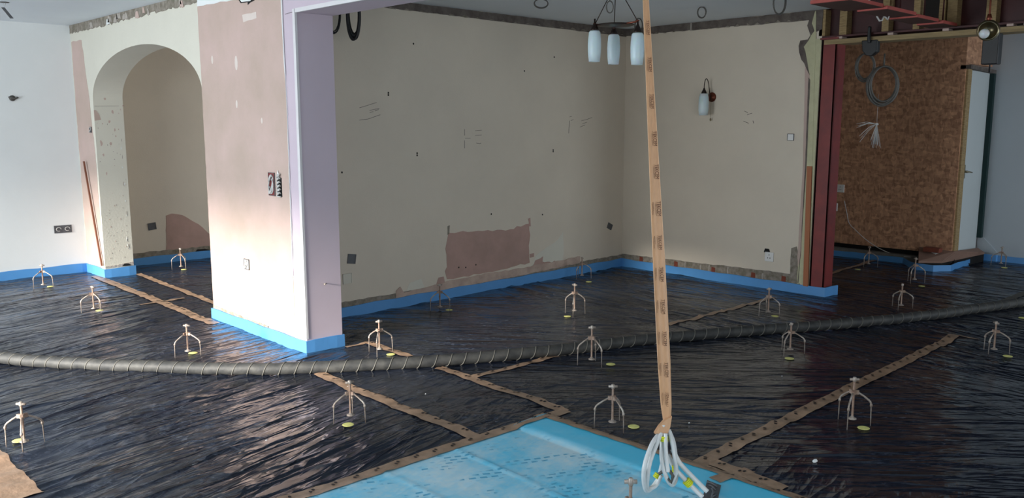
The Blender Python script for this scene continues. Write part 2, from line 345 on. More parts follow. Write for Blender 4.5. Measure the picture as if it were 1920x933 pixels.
# flaking paint on the jamb (its face looks towards the pier)
rn = random.Random(5)
def flake(x, z, w_, h_, m_=1):
    k = 9; pts = []
    for i in range(k):
        a = 2*math.pi*i/k; r = rn.uniform(.5, 1.1); pts.append((x+w_*r*math.cos(a), YS, z+h_*r*math.sin(a)))
    mb.slab(pts, (0, -.0015, 0), m_)
for px, py, w_, h_ in ((211, 210, .010, .02), (205, 228, .012, .02), (192, 232, .006, .008), (190, 268, .012, .032), (208, 270, .013, .02), (194, 290, .012, .016), (200, 325, .008, .018), (215, 243, .008, .02), (217, 255, .006, .012), (231, 198, .012, .008), (226, 205, .005, .01), (208, 425, .006, .01), (217, 452, .007, .006), (213, 466, .008, .004), (236, 462, .004, .008), (196, 185, .012, .014)):
    p = onY(px, py, YS); flake(p[0], p[2], w_, h_)
for i in range(46): flake(XA+rn.uniform(.02, .25), rn.uniform(.15, 1.6), rn.uniform(.002, .006), rn.uniform(.003, .010), rn.choice((1, 4, 4)))
for i in range(16): flake(XB-.03-rn.uniform(0, .02), rn.uniform(.2, 1.35), .004, rn.uniform(.01, .035), rn.choice((4, 3)))
mb.slab([(x, YS, z) for x, z in ((XA, 1.62), (XA, 1.52), (XA+.06, 1.53), (XA+.045, 1.58), (XA+.02, 1.62))], (0, -.002, 0), 1)
mb.slab([(x, YS, z) for x, z in ((XA+.01, 1.655), (XB-.04, 1.66), (XB-.04, 1.664), (XA+.01, 1.659))], (0, -.003, 0), 4)
mb.slab([(x, YS, z) for x, z in ((XA+.0, .10), (XB, .10), (XB, .135), (XA+.2, .13), (XA+.1, .118), (XA, .116))], (0, -.003, 0), 4)
mb.slab([(x, YS, z) for x, z in ((XB-.11, .10), (XB-.02, .10), (XB-.05, .122), (XB-.09, .125))], (0, -.005, 0), 5)
# the pier
mb.box(XA, XB, YE, YP, -.1, HC, 6)
patchX(mb, XA, [(YP, .10), (YE+.14, .10), (YE+.145, .9), (YE+.135, 1.6), (YE+.15, 2.2), (YE+.15, 2.42), (YP, 2.37)], 1, t=.003, amp=.003, seed=8)
patchX(mb, XA-.003, [(YP, .085), (YP, .115), (5.75, .105), (5.3, .10), (5.3, .085)], 2, t=.002, step=.03, amp=.005, seed=9)
patchX(mb, XA-.003, pxX(XA, (371, 0), (371, 12), (395, 8), (420, 3), (440, 0), (440, -18), (371, -12)), 3, t=.003, amp=.004, seed=10)
for (x, y, r1, r2) in ((443, 118, .022, .05), (444, 195, .015, .028), (491, 226, .012, .02), (398, 112, .016, .03)):
    p = onX(x, y, XA-.003); patchX(mb, XA-.003, [(p[1]+r1*math.cos(a), p[2]+r2*math.sin(a)) for a in np.linspace(0, 6.28, 13)[:-1]], 7, t=.0008, amp=0)
patchX(mb, XA-.003, pxX(XA, (455, 28), (481, 22), (482, 34), (457, 42)), 7, t=.001, amp=.004, seed=12)
patchX(mb, XA-.003, pxX(XA, (449, 0), (453, 6), (466, 4), (466, 9), (470, 5), (478, 1), (478, -6), (449, -6)), 5, t=.004, amp=.002, seed=13)
patchX(mb, XA-.007, pxX(XA, (452, 0), (455, 4), (472, 2), (472, -6), (452, -6)), 3, t=.002, amp=0)
patchX(mb, XA-.003, [(YE+.133, .5), (YE+.139, .5), (YE+.130, 1.6), (YE+.148, 2.1), (YE+.150, 2.43), (YE+.143, 2.43), (YE+.141, 2.1), (YE+.128, 1.6)], 3, t=.006, step=.08, amp=.003, seed=14)
struct(mb.build('wall_arch', [M['cream_arch'], M['pink_plaster'], M['block_light'], M['white_plaster'], M['mortar'], M['void_black'], M['purple'], M['pink_spot']]))
# lintel that carries on from the pier over the opening, with its corner beads
ZL = 2.177
mb = MB().box(XA, XB, -3.2, YE, ZL, HC, 0).box(XA-.004, XA+.012, -3.2, YE, ZL-.003, ZL+.022, 1)
patchX(mb, XA, [(YE+.03, ZL+.001), (YE+.12, ZL-.004), (YE+.12, ZL-.001), (YE+.03, ZL+.004)], 2, t=.001, amp=0)
struct(mb.build('wall_lintel', [M['purple'], M['bead'], M['pencil']]))
struct(MB().box(XA-.004, XA+.012, YE-.004, YE+.024, .10, ZL+.02).build('trim_1', M['bead']))
# back wall (long cream wall)
mb = MB().box(XB, 9.4, YA, YA+.13, -.1, HC, 0)
patchY(mb, YA, [(XB, 2.385), (5.0, 2.375), (XW, 2.365), (XW, HC), (XB, HC)], 1, t=.004, step=.06, amp=.003, seed=30)
for i in range(26):
    x = XB+.2+i*.15; patchY(mb, YA-.004, [(x, 2.378), (x+random.uniform(.04, .1), 2.376), (x+.03, 2.376+random.uniform(.008, .02))], 2, t=.002, step=.02, amp=.003, seed=60+i)
patchY(mb, YA, [(XB, .05), (XB, .125), (4.0, .125), (5.6, .125), (XW, .128), (XW, .05)], 2, t=.004, step=.04, amp=.004, seed=31)
patchY(mb, YA-.002, pxY(YA, (742, 558), (742, 545), (750, 537), (757, 548), (800, 538), (850, 524), (895, 515), (960, 505), (1050, 488), (1087, 480), (1087, 492), (980, 515), (850, 540)), 4, t=.004, step=.04, amp=.005, seed=32)
patchY(mb, YA, pxY(YA, (838, 523), (834, 508), (838, 500), (835, 466), (840, 440), (842, 436), (885, 434), (915, 431), (948, 432), (992, 419), (994, 440), (992, 470), (993, 492), (960, 500), (915, 510), (870, 518)), 3, t=.002, step=.05, amp=.010, seed=33)
patchY(mb, YA, pxY(YA, (993, 476), (1001, 474), (1001, 481), (993, 483)), 3, t=.002, step=.03, amp=.004, seed=34)
patchY(mb, YA, pxY(YA, (839, 424), (843, 422), (842, 438), (839, 440)), 2, t=.003, step=.03, amp=.003, seed=35)
patchY(mb, YA, pxY(YA, (990, 410), (994, 408), (995, 424), (992, 424)), 3, t=.003, step=.03, amp=.003, seed=36)
patchY(mb, YA, pxY(YA, (995, 502), (1004, 480), (1025, 463), (1045, 450), (1056, 434), (1056, 494)), 6, t=.0015, step=.05, amp=.008, seed=37)
patchY(mb, YA-.0015, pxY(YA, (995, 503), (1003, 488), (1018, 480), (1017, 490), (1034, 492), (1040, 488), (1045, 497), (1010, 503)), 3, t=.001, step=.03, amp=.008, seed=38)
patchY(mb, YA, pxY(YA, (762, 546), (768, 530), (790, 522), (796, 538), (790, 541)), 6, t=.002, step=.03, amp=.006, seed=39)
patchY(mb, YA, pxY(YA, (818, 533), (822, 520), (832, 518), (834, 530)), 3, t=.002, step=.03, amp=.005, seed=40)
def dotsY(Y, pts, r=.006, m_=5):
    for x, y in pts:
        p = onY(x, y, Y); mb.slab([(p[0]+r*math.cos(a), Y, p[2]+r*1.2*math.sin(a)) for a in np.linspace(0, 6.28, 7)[:-1]], (0, -.003, 0), m_)
dotsY(YA, [(728, 174), (728, 178), (782, 287), (782, 291), (641, 323), (1039, 107), (1037, 281), (1037, 284), (860, 501), (873, 501), (892, 496), (1017, 402), (983, 133), (775, 82), (921, 401)], .007)
def strokeY(Y, pts, wd=.003, m_=7):
    P = [onY(x, y, Y) for x, y in pts]
    for a, b in zip(P[:-1], P[1:]): mb.bar((a[0], Y-.001, a[2]), (b[0], Y-.001, b[2]), (0, .001, 0), (0, 0, wd/2), m_) if abs(a[0]-b[0]) > abs(a[2]-b[2]) else mb.bar((a[0], Y-.001, a[2]), (b[0], Y-.001, b[2]), (0, .001, 0), (wd/2, 0, 0), m_)
# pencil notes and socket outlines drawn on the wallpaper
for pts in (((674, 202), (681, 200), (706, 192)), ((674, 225), (690, 223), (713, 215)), ((693, 207), (711, 203)), ((693, 211), (700, 209)), ((703, 208), (710, 205)), ((891, 245), (903, 244)), ((891, 254), (903, 253)), ((893, 268), (899, 269), (902, 268)), ((871, 242), (871, 254)), ((872, 259), (882, 259)), ((871, 263), (871, 278)), ((1068, 219), (1072, 218)), ((1070, 226), (1075, 224)), ((1090, 226), (1100, 224), (1110, 220)), ((1092, 232), (1100, 229)), ((1068, 226), (1066, 250)), ((1088, 238), (1097, 234))): strokeY(YA, pts)
struct(mb.build('wall_back', [M['cream'], M['block'], M['block_light'], M['pink_dark'], M['pink_light'], M['void_black'], M['cream_arch'], M['pencil']]))
# right wall: cream wallpaper, bare block along floor and ceiling, plaster torn off its end
mb = MB().box(XW, XW+.12, 3.42, YA+.05, -.1, HC, 0)
patchX(mb, XW, [(YA, 2.372), (4.4, 2.368), (3.58, 2.362), (3.53, 2.362), (3.53, 2.30), (3.50, 2.25), (3.42, 2.28), (3.42, HC), (YA, HC)], 1, t=.004, step=.05, amp=.004, seed=50)
patchX(mb, XW-.004, [(4.72, 2.366), (4.735, 2.366), (4.735, HC), (4.72, HC)], 3, t=.003, amp=0)
for i in range(18):
    y = 3.6+i*.1; patchX(mb, XW-.004, [(y, 2.366), (y+random.uniform(.03, .08), 2.366), (y+.03, 2.366+random.uniform(.008, .022))], 2, t=.002, step=.02, amp=.003, seed=80+i)
patchX(mb, XW, [(YA, .05), (YA, .135), (4.6, .15), (3.9, .165), (3.60, .168), (3.60, .40), (3.55, .42), (3.50, .05)], 7, t=.004, step=.04, amp=.005, seed=51)
for (x, y) in ((1203, 487), (1268, 496), (1338, 507), (1413, 517), (1470, 524)):
    p = onX(x, y, XW); patchX(mb, XW-.004, [(p[1]-.022, p[2]-.04), (p[1]+.022, p[2]-.04), (p[1]+.02, p[2]+.035), (p[1]-.018, p[2]+.03)], 8, t=.004, step=.02, amp=.003, seed=90)
for (x, y) in ((1222, 492), (1285, 498), (1314, 503), (1330, 504), (1365, 508), (1430, 520)):
    p = onX(x, y, XW); patchX(mb, XW-.004, [(p[1]-.006, p[2]-.04), (p[1]+.006, p[2]-.04), (p[1]+.004, p[2]+.04), (p[1]-.008, p[2]+.04)], 3, t=.003, step=.02, amp=.003, seed=91)
# torn end: pink strip, dark crack, pale yellow plaster
patchX(mb, XW, pxX(XW, (1494, 500), (1497, 460), (1506, 300), (1509, 160), (1510, 116), (1516, 118), (1518, 145), (1513, 300), (1504, 470), (1502, 500)), 4, t=.003, step=.07, amp=.002, seed=52)
patchX(mb, XW, pxX(XW, (1503, 112), (1499, 98), (1498, 86), (1501, 76), (1515, 74), (1520, 66), (1514, 48), (1524, 20), (1527, 20), (1527, 70), (1516, 84), (1512, 92), (1516, 118), (1518, 140), (1508, 118)), 5, t=.005, step=.05, amp=.003, seed=53)
patchX(mb, XW-.003, pxX(XW, (1520, 145), (1515, 118), (1511, 96), (1508, 88), (1517, 76), (1522, 66), (1528, 58), (1525, 48), (1523, 44), (1529, 22), (1531, 20), (1531, 66), (1529, 120), (1524, 300), (1512, 480), (1508, 531), (1495, 531), (1497, 500), (1503, 480), (1512, 300)), 6, t=.006, step=.06, amp=.002, seed=54)
patchX(mb, XW-.009, pxX(XW, (1517, 145), (1520, 150), (1514, 300), (1498, 530), (1496, 530), (1502, 470), (1511, 300)), 5, t=.001, step=.07, amp=.0015, seed=55)
patchX(mb, XW-.002, [(3.42, .05), (3.478, .05), (3.478, 2.2), (3.42, 2.2)], 6, t=.004, amp=0)
def strokeX(X, pts, wd=.003, m_=9):
    P = [onX(x, y, X) for x, y in pts]
    for a, b in zip(P[:-1], P[1:]): mb.bar((X-.001, a[1], a[2]), (X-.001, b[1], b[2]), (.001, 0, 0), (0, 0, wd/2) if abs(a[1]-b[1]) > abs(a[2]-b[2]) else (0, wd/2, 0), m_)
for pts in (((1396, 208), (1402, 211)), ((1401, 215), (1410, 212)), ((1394, 227), (1404, 231)), ((1412, 226), (1413, 231)), ((1226, 430), (1229, 427))): strokeX(XW, pts, .004)
struct(mb.build('wall_right', [M['cream'], M['block'], M['block_light'], M['mortar'], M['pink_plaster'], M['block'], M['yellow_board'], M['block_light'], M['brick_red'], M['pencil']]))

# room beyond the column
XO = 9.25; YD = 3.04; XR = 10.05
mb = MB().box(XO, XO+.1, YD, 10, .152, HC+.1, 0).box(XO+.04, XO+.14, YD+.05, 10, -.1, .152, 1).box(XO-.03, XO+.05, YD+.1, 10, -.1, .10, 2)
mb.box(XO+.1, XR, YD, YD+.08, 2.09, HC+.1, 0)
struct(mb.build('wall_far', [M['osb'], M['void_black'], M['concrete']]))
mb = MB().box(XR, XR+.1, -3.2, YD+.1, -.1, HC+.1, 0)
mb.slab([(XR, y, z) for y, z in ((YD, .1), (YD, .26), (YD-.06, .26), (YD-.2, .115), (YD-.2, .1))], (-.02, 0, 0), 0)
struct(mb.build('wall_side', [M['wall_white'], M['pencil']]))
# walls behind the camera with glazed openings; hall opening added for its fill light
struct(MB().box(-3.2, -3.0, -3.2, 3.0, -.1, HC).box(-3.2, -3.0, 8.3, 10, -.1, HC).box(-3.2, -3.0, 3.0, 8.3, 2.15, HC).build('wall_window', M['white_plaster']))
struct(MB().box(-3.2, -1.1, -3.2, -3.0, -.1, HC).box(2.3, 7.4, -3.2, -3.0, -.1, HC+.6).box(9.4, 11.5, -3.2, -3.0, -.1, HC+.6).box(7.4, 9.4, -3.2, -3.0, 2.25, HC+.6).box(7.4, 9.4, -3.2, -3.0, -.1, .35).box(-1.1, 2.3, -3.2, -3.0, 2.0, HC).box(-1.1, 2.3, -3.2, -3.0, -.1, .4).build('wall_front', M['white_plaster']))
struct(MB().box(9.4, 11.5, 9.9, 10.0, -.1, HC).build('wall_end', M['white_plaster']))

# ------------------------------------------------------------------ sheets on the floor
BX, BY = 3.05, 2.885
def zb(X, Y):
    z = H(X, Y); inside = np.clip(np.minimum(BX-.02-X, BY-.02-Y)/.02, 0, 1); return z*(1-inside)-.012*inside
tag(gridmesh('plastic_sheet', -3.0, 10.3, -1.5, 9.2, .022, zb, M['black_sheet']), 'wrinkled glossy black plastic sheeting spread over the whole floor', 'plastic sheet')
def zl(X, Y):
    z = .004+H(X, Y)*.3
    for (c, w_, a) in ((BX-.27, .008, .006), (BX-.68, .007, .006), (BX-1.06, .007, .006)):
        z = z + a*np.exp(-((X-c-.02*np.sin(Y*3))/w_)**2)
    z = z+.012*np.clip((X-(BX-.26))/.03, 0, 1)*np.clip((BX-.0-X)/.03, 0, 1)
    return z
tag(gridmesh('membrane_sheet', -1.0, BX, -1.0, BY, .015, zl, M['blue_sheet']), 'light blue membrane sheet with dusty boot prints in the foreground', 'membrane sheet')

# brown tape: strips that follow the sheet
def tape(p0, p1, wd, label, marks=True, bend=0, seed=0, lift=.0025, white=False):
    a = onZ(*p0)[:2]; b = onZ(*p1)[:2]; d = b-a; L = np.linalg.norm(d); d = d/L; nrm = np.array([-d[1], d[0]]); k = max(4, int(L/.03)); rn = random.Random(seed)
    vs = []; fs = []; seg = 4; ph = rn.uniform(0, 6)
    for i in range(k+1):
        t = i/k; c = a+d*L*t+nrm*(bend*math.sin(math.pi*t)+.0015*math.sin(t*L*7+ph)); 
        for j in range(seg+1):
            q = c+nrm*wd*(j/seg-.5+(.02*rn.uniform(-1, 1) if j in (0, seg) else 0)); base = max(float(H(*q)), float(zl(*q)) if q[0] < BX and q[1] < BY else -1)
            vs.append((q[0], q[1], base+lift+.003*abs(math.sin(t*L*23+j))))
    for i in range(k):
        for j in range(seg): fs.append((i*(seg+1)+j, i*(seg+1)+j+1, (i+1)*(seg+1)+j+1, (i+1)*(seg+1)+j))
    mb = MB().add(vs, fs, 0, True)
    if marks:
        s_ = .06
        while s_ < L-.05:
            for du in (-.009, .009):
                c = a+d*(s_+du)+nrm*(wd*.14+du*.6); pts = []
                for i in range(8):
                    an = 2*math.pi*i/8; q = c+d*.007*math.cos(an)+nrm*.010*math.sin(an); base = max(float(H(*q)), float(zl(*q)) if q[0] < BX and q[1] < BY else -1); pts.append((q[0], q[1], base+lift+.0045))
                mb.add(pts, [tuple(range(8))], 1)
            s_ += .105
    o = mb.build('tape_strip', [M['brown_tape'] if not white else M['hose_ring'], M['ink']])
    p = a+d*L/2; loc_(o, (float(p[0]), float(p[1]), 0)); return tag(o, label, 'tape', 'brown tape strips on the floor sheets')
tape((470, 962), (1062, 770), .075, 'brown printed tape along the left edge of the blue membrane', seed=1)
tape((1008, 778), (1535, 950), .075, 'brown printed tape along the right edge of the blue membrane', seed=2)
tape((598, 704), (900, 824), .075, 'brown printed tape from the hose to the blue membrane, left of the two', bend=-.02, seed=3)
tape((822, 691), (1060, 772), .062, 'brown tape from the hose to the tip of the blue membrane', seed=4)
tape((690, 643), (768, 671), .062, 'short brown tape behind the hose under the tripod nearest the lilac pier', seed=5)
tape((648, 652), (694, 643), .03, 'thin crumpled end of brown tape at the foot of the lilac pier', marks=False, seed=6)
tape((885, 710), (1045, 668), .05, 'narrow brown tape branching towards the hose in the middle of the floor', seed=7)
tape((1252, 612), (1452, 560), .05, 'faded brown tape crossing the sheet in front of the right wall', marks=False, seed=8)
tape((1312, 870), (1790, 633), .075, 'long straight brown tape crossing the black sheet at the right', seed=9)
tape((1330, 866), (1470, 918), .07, 'brown tape leading from the long right strip to the blue membrane', seed=10)
tape((1340, 908), (1405, 884), .06, 'short cross piece of brown tape at the corner of the right strip', marks=False, seed=11)
tape((178, 518), (402, 610), .085, 'worn brown tape from the arch stub to the foot of the pier', seed=12)
tape((258, 514), (425, 578), .06, 'brown tape running through the arch opening towards the pier', marks=False, seed=13)
tape((262, 574), (345, 560), .045, 'short brown cross tape on the sheet in front of the arch', marks=False, seed=14)
tape((-70, 820), (42, 945), .16, 'wide grey brown tape at the bottom left corner', marks=False, seed=15, white=False)
tape((1885, 567), (1960, 534), .07, 'pale tape strip on the sheet at the far right behind the hose', marks=False, seed=16, white=True)
tape((1538, 520), (1640, 489), .05, 'dull tape strip on the dark sheet behind the red column', marks=False, seed=17, white=False)
tape((1782, 632), (1835, 642), .03, 'crumpled tape end at the far tip of the long right strip', marks=False, seed=18)

# blue edge strips standing against the walls
def edge(name_lab, path, ht, sd):
    vs = []; fs = []; rn = random.Random(sd); P = []
    for (a, b) in zip(path[:-1], path[1:]):
        a = np.array(a, float); b = np.array(b, float); L = np.linalg.norm(b-a); k = max(1, int(L/.05))
        for i in range(k): P.append(a+(b-a)*i/k)
    P.append(np.array(path[-1], float)); n_ = len(P)
    for i, p in enumerate(P):
        a = P[max(0, i-1)]; b = P[min(n_-1, i+1)]; d = b-a; d /= np.linalg.norm(d); nr = np.array([-d[1], d[0]]); top = ht+.003*math.sin(i*.7+sd)+rn.uniform(-.001, .001)
        for off, z in ((0, -.01), (-.011-.003*math.sin(i*.31), -.01), (-.010-.003*math.sin(i*.31), top), (0, top)):
            q = p+nr*off; vs.append((q[0], q[1], z))
    for i in range(n_-1):
        for j in range(4): fs.append((i*4+j, i*4+(j+1) % 4, (i+1)*4+(j+1) % 4, (i+1)*4+j))
    fs += [(0, 1, 2, 3), tuple((n_-1)*4+j for j in (3, 2, 1, 0))]
    o = MB().add(vs, fs).build('edge_strip', M['blue_edge']); loc_(o, (float(P[0][0]), float(P[0][1]), 0)); tag(o, name_lab, 'edge strip', 'blue foam edge strips along the walls'); return o
e = .006
edge('blue foam edge strip along the white left wall and round the arch stub', [(-2.9, YL-e), (XA-e, YL-e), (XA-e, YS-e), (XB+e, YS-e), (XB+e, YS+.1)], .092, 1)
edge('blue foam edge strip at the base of the wall seen through the arch', [(XB+.02, YL-e), (6.6, YL-e)], .085, 2)
edge('blue foam edge strip wrapped round the foot of the plastered pier', [(XB+e, YP+e), (XA-e, YP+e), (XA-e, YE-e), (XB+e, YE-e), (XB+e, YA-.03)], .088, 3)
edge('long blue foam edge strip along the back wall, right wall and column foot', [(XB+.02, YA-e), (XW-e-.004, YA-e), (XW-e-.004, 3.27), (XW+.2, 3.26)], .088, 4)
edge('blue foam edge strip along the wood panel wall to the brown step', [(XO-.035, 5.6), (XO-.035, 3.50), (8.93, 3.27), (8.94, 3.10), (9.10, 2.99), (10.03, 2.99)], .068, 5)
edge('blue foam edge strip along the white wall at the far right', [(XR-e-.02, YD-.01), (XR-e-.02, YD-.2), (XR-e, YD-.21), (XR-e, 0.2)], .082, 6)

# ------------------------------------------------------------------ steel column and beam with timber packing
col = empty('steel_column', (XW+.07, 3.35, 0)); L0 = np.array([XW+.07, 3.35, 0])
def W(x, y, z): return (x-L0[0], y-L0[1], z-L0[2])
mb = MB()
for a in ((XW-.0, XW+.16, 3.40, 3.415), (XW-.0, XW+.16, 3.285, 3.30), (XW+.073, XW+.087, 3.30, 3.40)):
    mb.box(a[0]-L0[0], a[1]-L0[0], a[2]-L0[1], a[3]-L0[1], 0, 2.20)
mb.box(XW-L0[0], XW+.012-L0[0], 3.285-L0[1], 3.415-L0[1], 0, 2.20)
mb.build('shaft', M['red_steel'], col, bevel=.002)
MB().box(XW-.01-L0[0], XW+.17-L0[0], 3.27-L0[1], 3.43-L0[1], 2.19, 2.205).build('cap_plate', M['red_steel'], col)
tag(col, 'dark red steel column at the end of the cream right wall', 'column')
tb = MB().bar((XW-.016, 3.440, .08), (XW-.016, 3.462, 1.13), (0, .022, 0), (.007, 0, 0)).build('timber_strip', M['orange_timber']); loc_(tb, (XW-.012, 3.44, 0)); tag(tb, 'orange brown timber strip standing in front of the red column', 'timber strip')
beam = empty('steel_beam', (XW+.1, 1, 2.2)); L0 = np.array([XW+.1, 1, 2.2])
def bxl(mb, x0, x1, y0, y1, z0, z1, m_=0): return mb.box(x0-L0[0], x1-L0[0], y0-L0[1], y1-L0[1], z0-L0[2], z1-L0[2], m_)
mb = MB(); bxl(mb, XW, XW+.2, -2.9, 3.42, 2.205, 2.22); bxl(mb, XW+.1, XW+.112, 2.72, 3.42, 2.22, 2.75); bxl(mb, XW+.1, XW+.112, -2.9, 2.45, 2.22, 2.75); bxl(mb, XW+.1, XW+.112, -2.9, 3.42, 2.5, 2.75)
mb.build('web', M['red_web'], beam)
ny = [onX(x, 40, XW)[1] for x in (1542, 1581, 1660, 1718, 1765, 1784, 1857)]
nw = [.055, .062, .055, .05, .045, .07, .07]
for i, (y, wd) in enumerate(zip(ny, nw)):
    mb = MB(); bxl(mb, XW+.0, XW+.095, y-wd/2, y+wd/2, 2.221, 2.75 if i > 1 else HC-.002); mb.build('packing_timber', M['timber'], beam, bevel=.002)
for x in (1575, 1670, 1773, 1893, 1925):
    y = onX(x, 60, XW)[1]; mb = MB(); bxl(mb, XW-.004, XW+.08, y-.022, y+.022, 2.19, 2.208); mb.build('wood_block', M['pink_plaster'], beam)
tag(beam, 'dark red steel beam packed with upright timbers over the right opening', 'beam')
o = MB().box(XW-.005, XW+.17, -2.9, 3.398, 2.148, 2.188).build('timber_plate', M['timber_y'], bevel=.003); loc_(o, (XW+.08, 1, 2.148)); tag(o, 'long horizontal timber plate fixed beneath the red steel beam', 'timber')
# red boards that cross the ceiling opening
xs_ = [onZ(x0, yb, 2.25-.012*i)[0] for i, (x0, yb) in enumerate(((1519, 8), (1607, 22.5), (1667.5, 37), (1718.5, 48)))]+[6.9]
for i, (x0, x1, yb) in enumerate(((1519, 1594, 8), (1607, 1664, 22.5), (1667.5, 1720, 37), (1718.5, 1769, 48))):
    z0 = 2.25-.012*i; a = onZ(x0, yb, z0); b = onX(x1, yb-7, a[0]); y1 = a[1]; y0 = b[1]
    t = empty('ceiling_board', (a[0], (y0+y1)/2, z0)); Lb = xs_[i+1]-a[0]-.004
    MB().box(0, Lb, y0-t.location[1], y1-t.location[1], .002, .024).box(.012, Lb, y0-t.location[1], y1-t.location[1], 0, .002, 1).build('board', [M['red_board'], M['board_under_shade']], t)
    MB().tube([(Lb-.03, 0, .02), (Lb-.03, 0, HC+.55-z0)], .006, 6).build('hanger', M['red_web'], t)
    tag(t, ['nearest and leftmost of the red boards under the ceiling opening', 'second red board from the left, with the grey pipe above it', 'third red board from the left, beside the pale cable', 'rightmost red board, against the timbers of the beam'][i], 'board', 'red boards at the ceiling opening')
pp = atD(1629, 10, 5.9); o = MB().tube([pp+np.array([-.02, .01, .25]), pp+np.array([0, 0, .03]), pp+np.array([.005, 0, -.02])], .008).build('pipe', M['cable_white']); loc_(o, pp); tag(o, 'short grey pipe coming down onto a red board in the ceiling', 'pipe')
pts = [atD(x, y, 5.9) for x, y in ((1641, 22), (1645, 32), (1649, 39), (1654, 38), (1657, 31), (1661, 33), (1664, 37), (1667, 30), (1668, 20))]
o = MB().tube(pts, .006).build('cable', M['cable_white']); loc_(o, pts[0]); tag(o, 'pale kinked cable hanging below the red ceiling boards', 'cable')

# ------------------------------------------------------------------ door in the far corner, frame, step
dr = empty('door_1', (9.39, YD, .14)); struct(dr)
MB().box(0, .60, .0, .035, 0, 1.89).build('door_leaf', M['door_white'], dr, bevel=.002)
hd = MB().lathe([(.012, 0), (.012, .035)], (.05, -.0, .86), (0, -1, 0), 12).tube([(.05, -.035, .86), (.10, -.045, .855), (.15, -.045, .85)], .007).box(.035, .065, -.006, 0, .79, .93).build('door_handle', M['brass'], dr)
struct(MB().box(9.27, 9.385, YD-.02, YD+.08, .14, 2.06).build('trim_2', M['timber']))
struct(MB().bar((9.25, YD, 2.055), (10.03, YD, 2.035), (0, .05, 0), (0, 0, .018)).build('trim_3', M['block']))
struct(MB().box(9.99, XR-.001, YD-.045, YD+.02, .26, 2.02).build('trim_4', M['dark_green']))
zt = .13
P = [onZ(1721, 463, .2), onZ(1793, 467, .2), onZ(1822, 459, .165), onZ(1818, 470, .12), onZ(1766, 489.5, .10), onZ(1722, 489, .10)]
P[0][0] = 9.24; P[1] = np.array([9.27, YD-.03, .19]); P[2] = np.array([9.97, YD-.03, .15]); P[3] = np.array([9.90, YD-.12, .12])
mb = MB().slab([tuple(p) for p in P], (0, 0, -.02)).slab([tuple(p+np.array([.02, .01, -.02])) for p in P], (0, 0, -.11), 1)
o = mb.build('step', [M['brown_step'], M['void_black']]); loc_(o, (9.2, 3.2, 0)); tag(o, 'brown board step below the white door', 'step')
zt = .185; p = onZ(1751, 469, zt); p[0] = min(p[0], 9.16); o = MB().box(p[0]-.05, p[0]+.05, p[1]-.08, p[1]+.08, zt, zt+.045).build('brick', M['brick_red'], bevel=.004); loc_(o, (p[0], p[1], zt)); o.location.z -= .012; tag(o, 'red brown brick lying on the step below the door', 'brick')
pts = [onZ(x, y, .172) for x, y in ((1738, 467), (1750, 471), (1766, 468), (1763, 472), (1754, 476), (1745, 472))]
o = MB().slab([tuple(p) for p in pts], (0, 0, -.003)).build('paper_scrap', M['white_plastic']); loc_(o, pts[0]); tag(o, 'white paper scrap beside the brick on the step', 'paper')

# ------------------------------------------------------------------ levelling tripods
def make_tripod():
    t = empty('levelling_tripod')
    n_ = 120; pr = []
    pr = [(.0052+(.0009 if i % 2 else 0), .035+i*(.165/n_)) for i in range(n_+1)]
    MB().lathe(pr, seg=10).build('threaded_rod', M['rust'], t)
    MB().lathe([(.006, .028), (.020, .028), (.020, .032), (.011, .035), (.0065, .042)], seg=16).build('foot_plate', M['galv'], t)
    mb = MB().lathe([(.010, .138), (.012, .140), (.012, .158), (.009, .160)], seg=6, smooth=False)
    for k in range(3):
        a = 2*math.pi*k/3; mb.bar((.008*math.cos(a), .008*math.sin(a), .149), (.024*math.cos(a), .024*math.sin(a), .149), (-.006*math.sin(a), .006*math.cos(a), 0), (0, 0, .009))
    mb.build('hub', M['rust'], t)
    MB().tube([(-.022, 0, .206), (.022, 0, .206)], .006, 10).lathe([(.008, .196), (.009, .200), (.009, .214), (.006, .217)], seg=10).build('wing_head', M['galv'], t)
    for k in range(3):
        a = 2*math.pi*k/3; c, s_ = math.cos(a), math.sin(a)
        P = [(.020, .149), (.050, .132), (.076, .114), (.084, .105), (.087, .094), (.088, .080), (.090, .0)]
        MB().tube([(r*c, r*s_, z) for r, z in P], [.0045, .0045, .0045, .0045, .0045, .0030, .0022], 8).lathe([(.004, .084), (.0065, .088), (.0065, .096), (.004, .1)], (.0875*c, .0875*s_, 0), seg=8).build('leg', M['galv'], t)
    return t
proto = make_tripod()
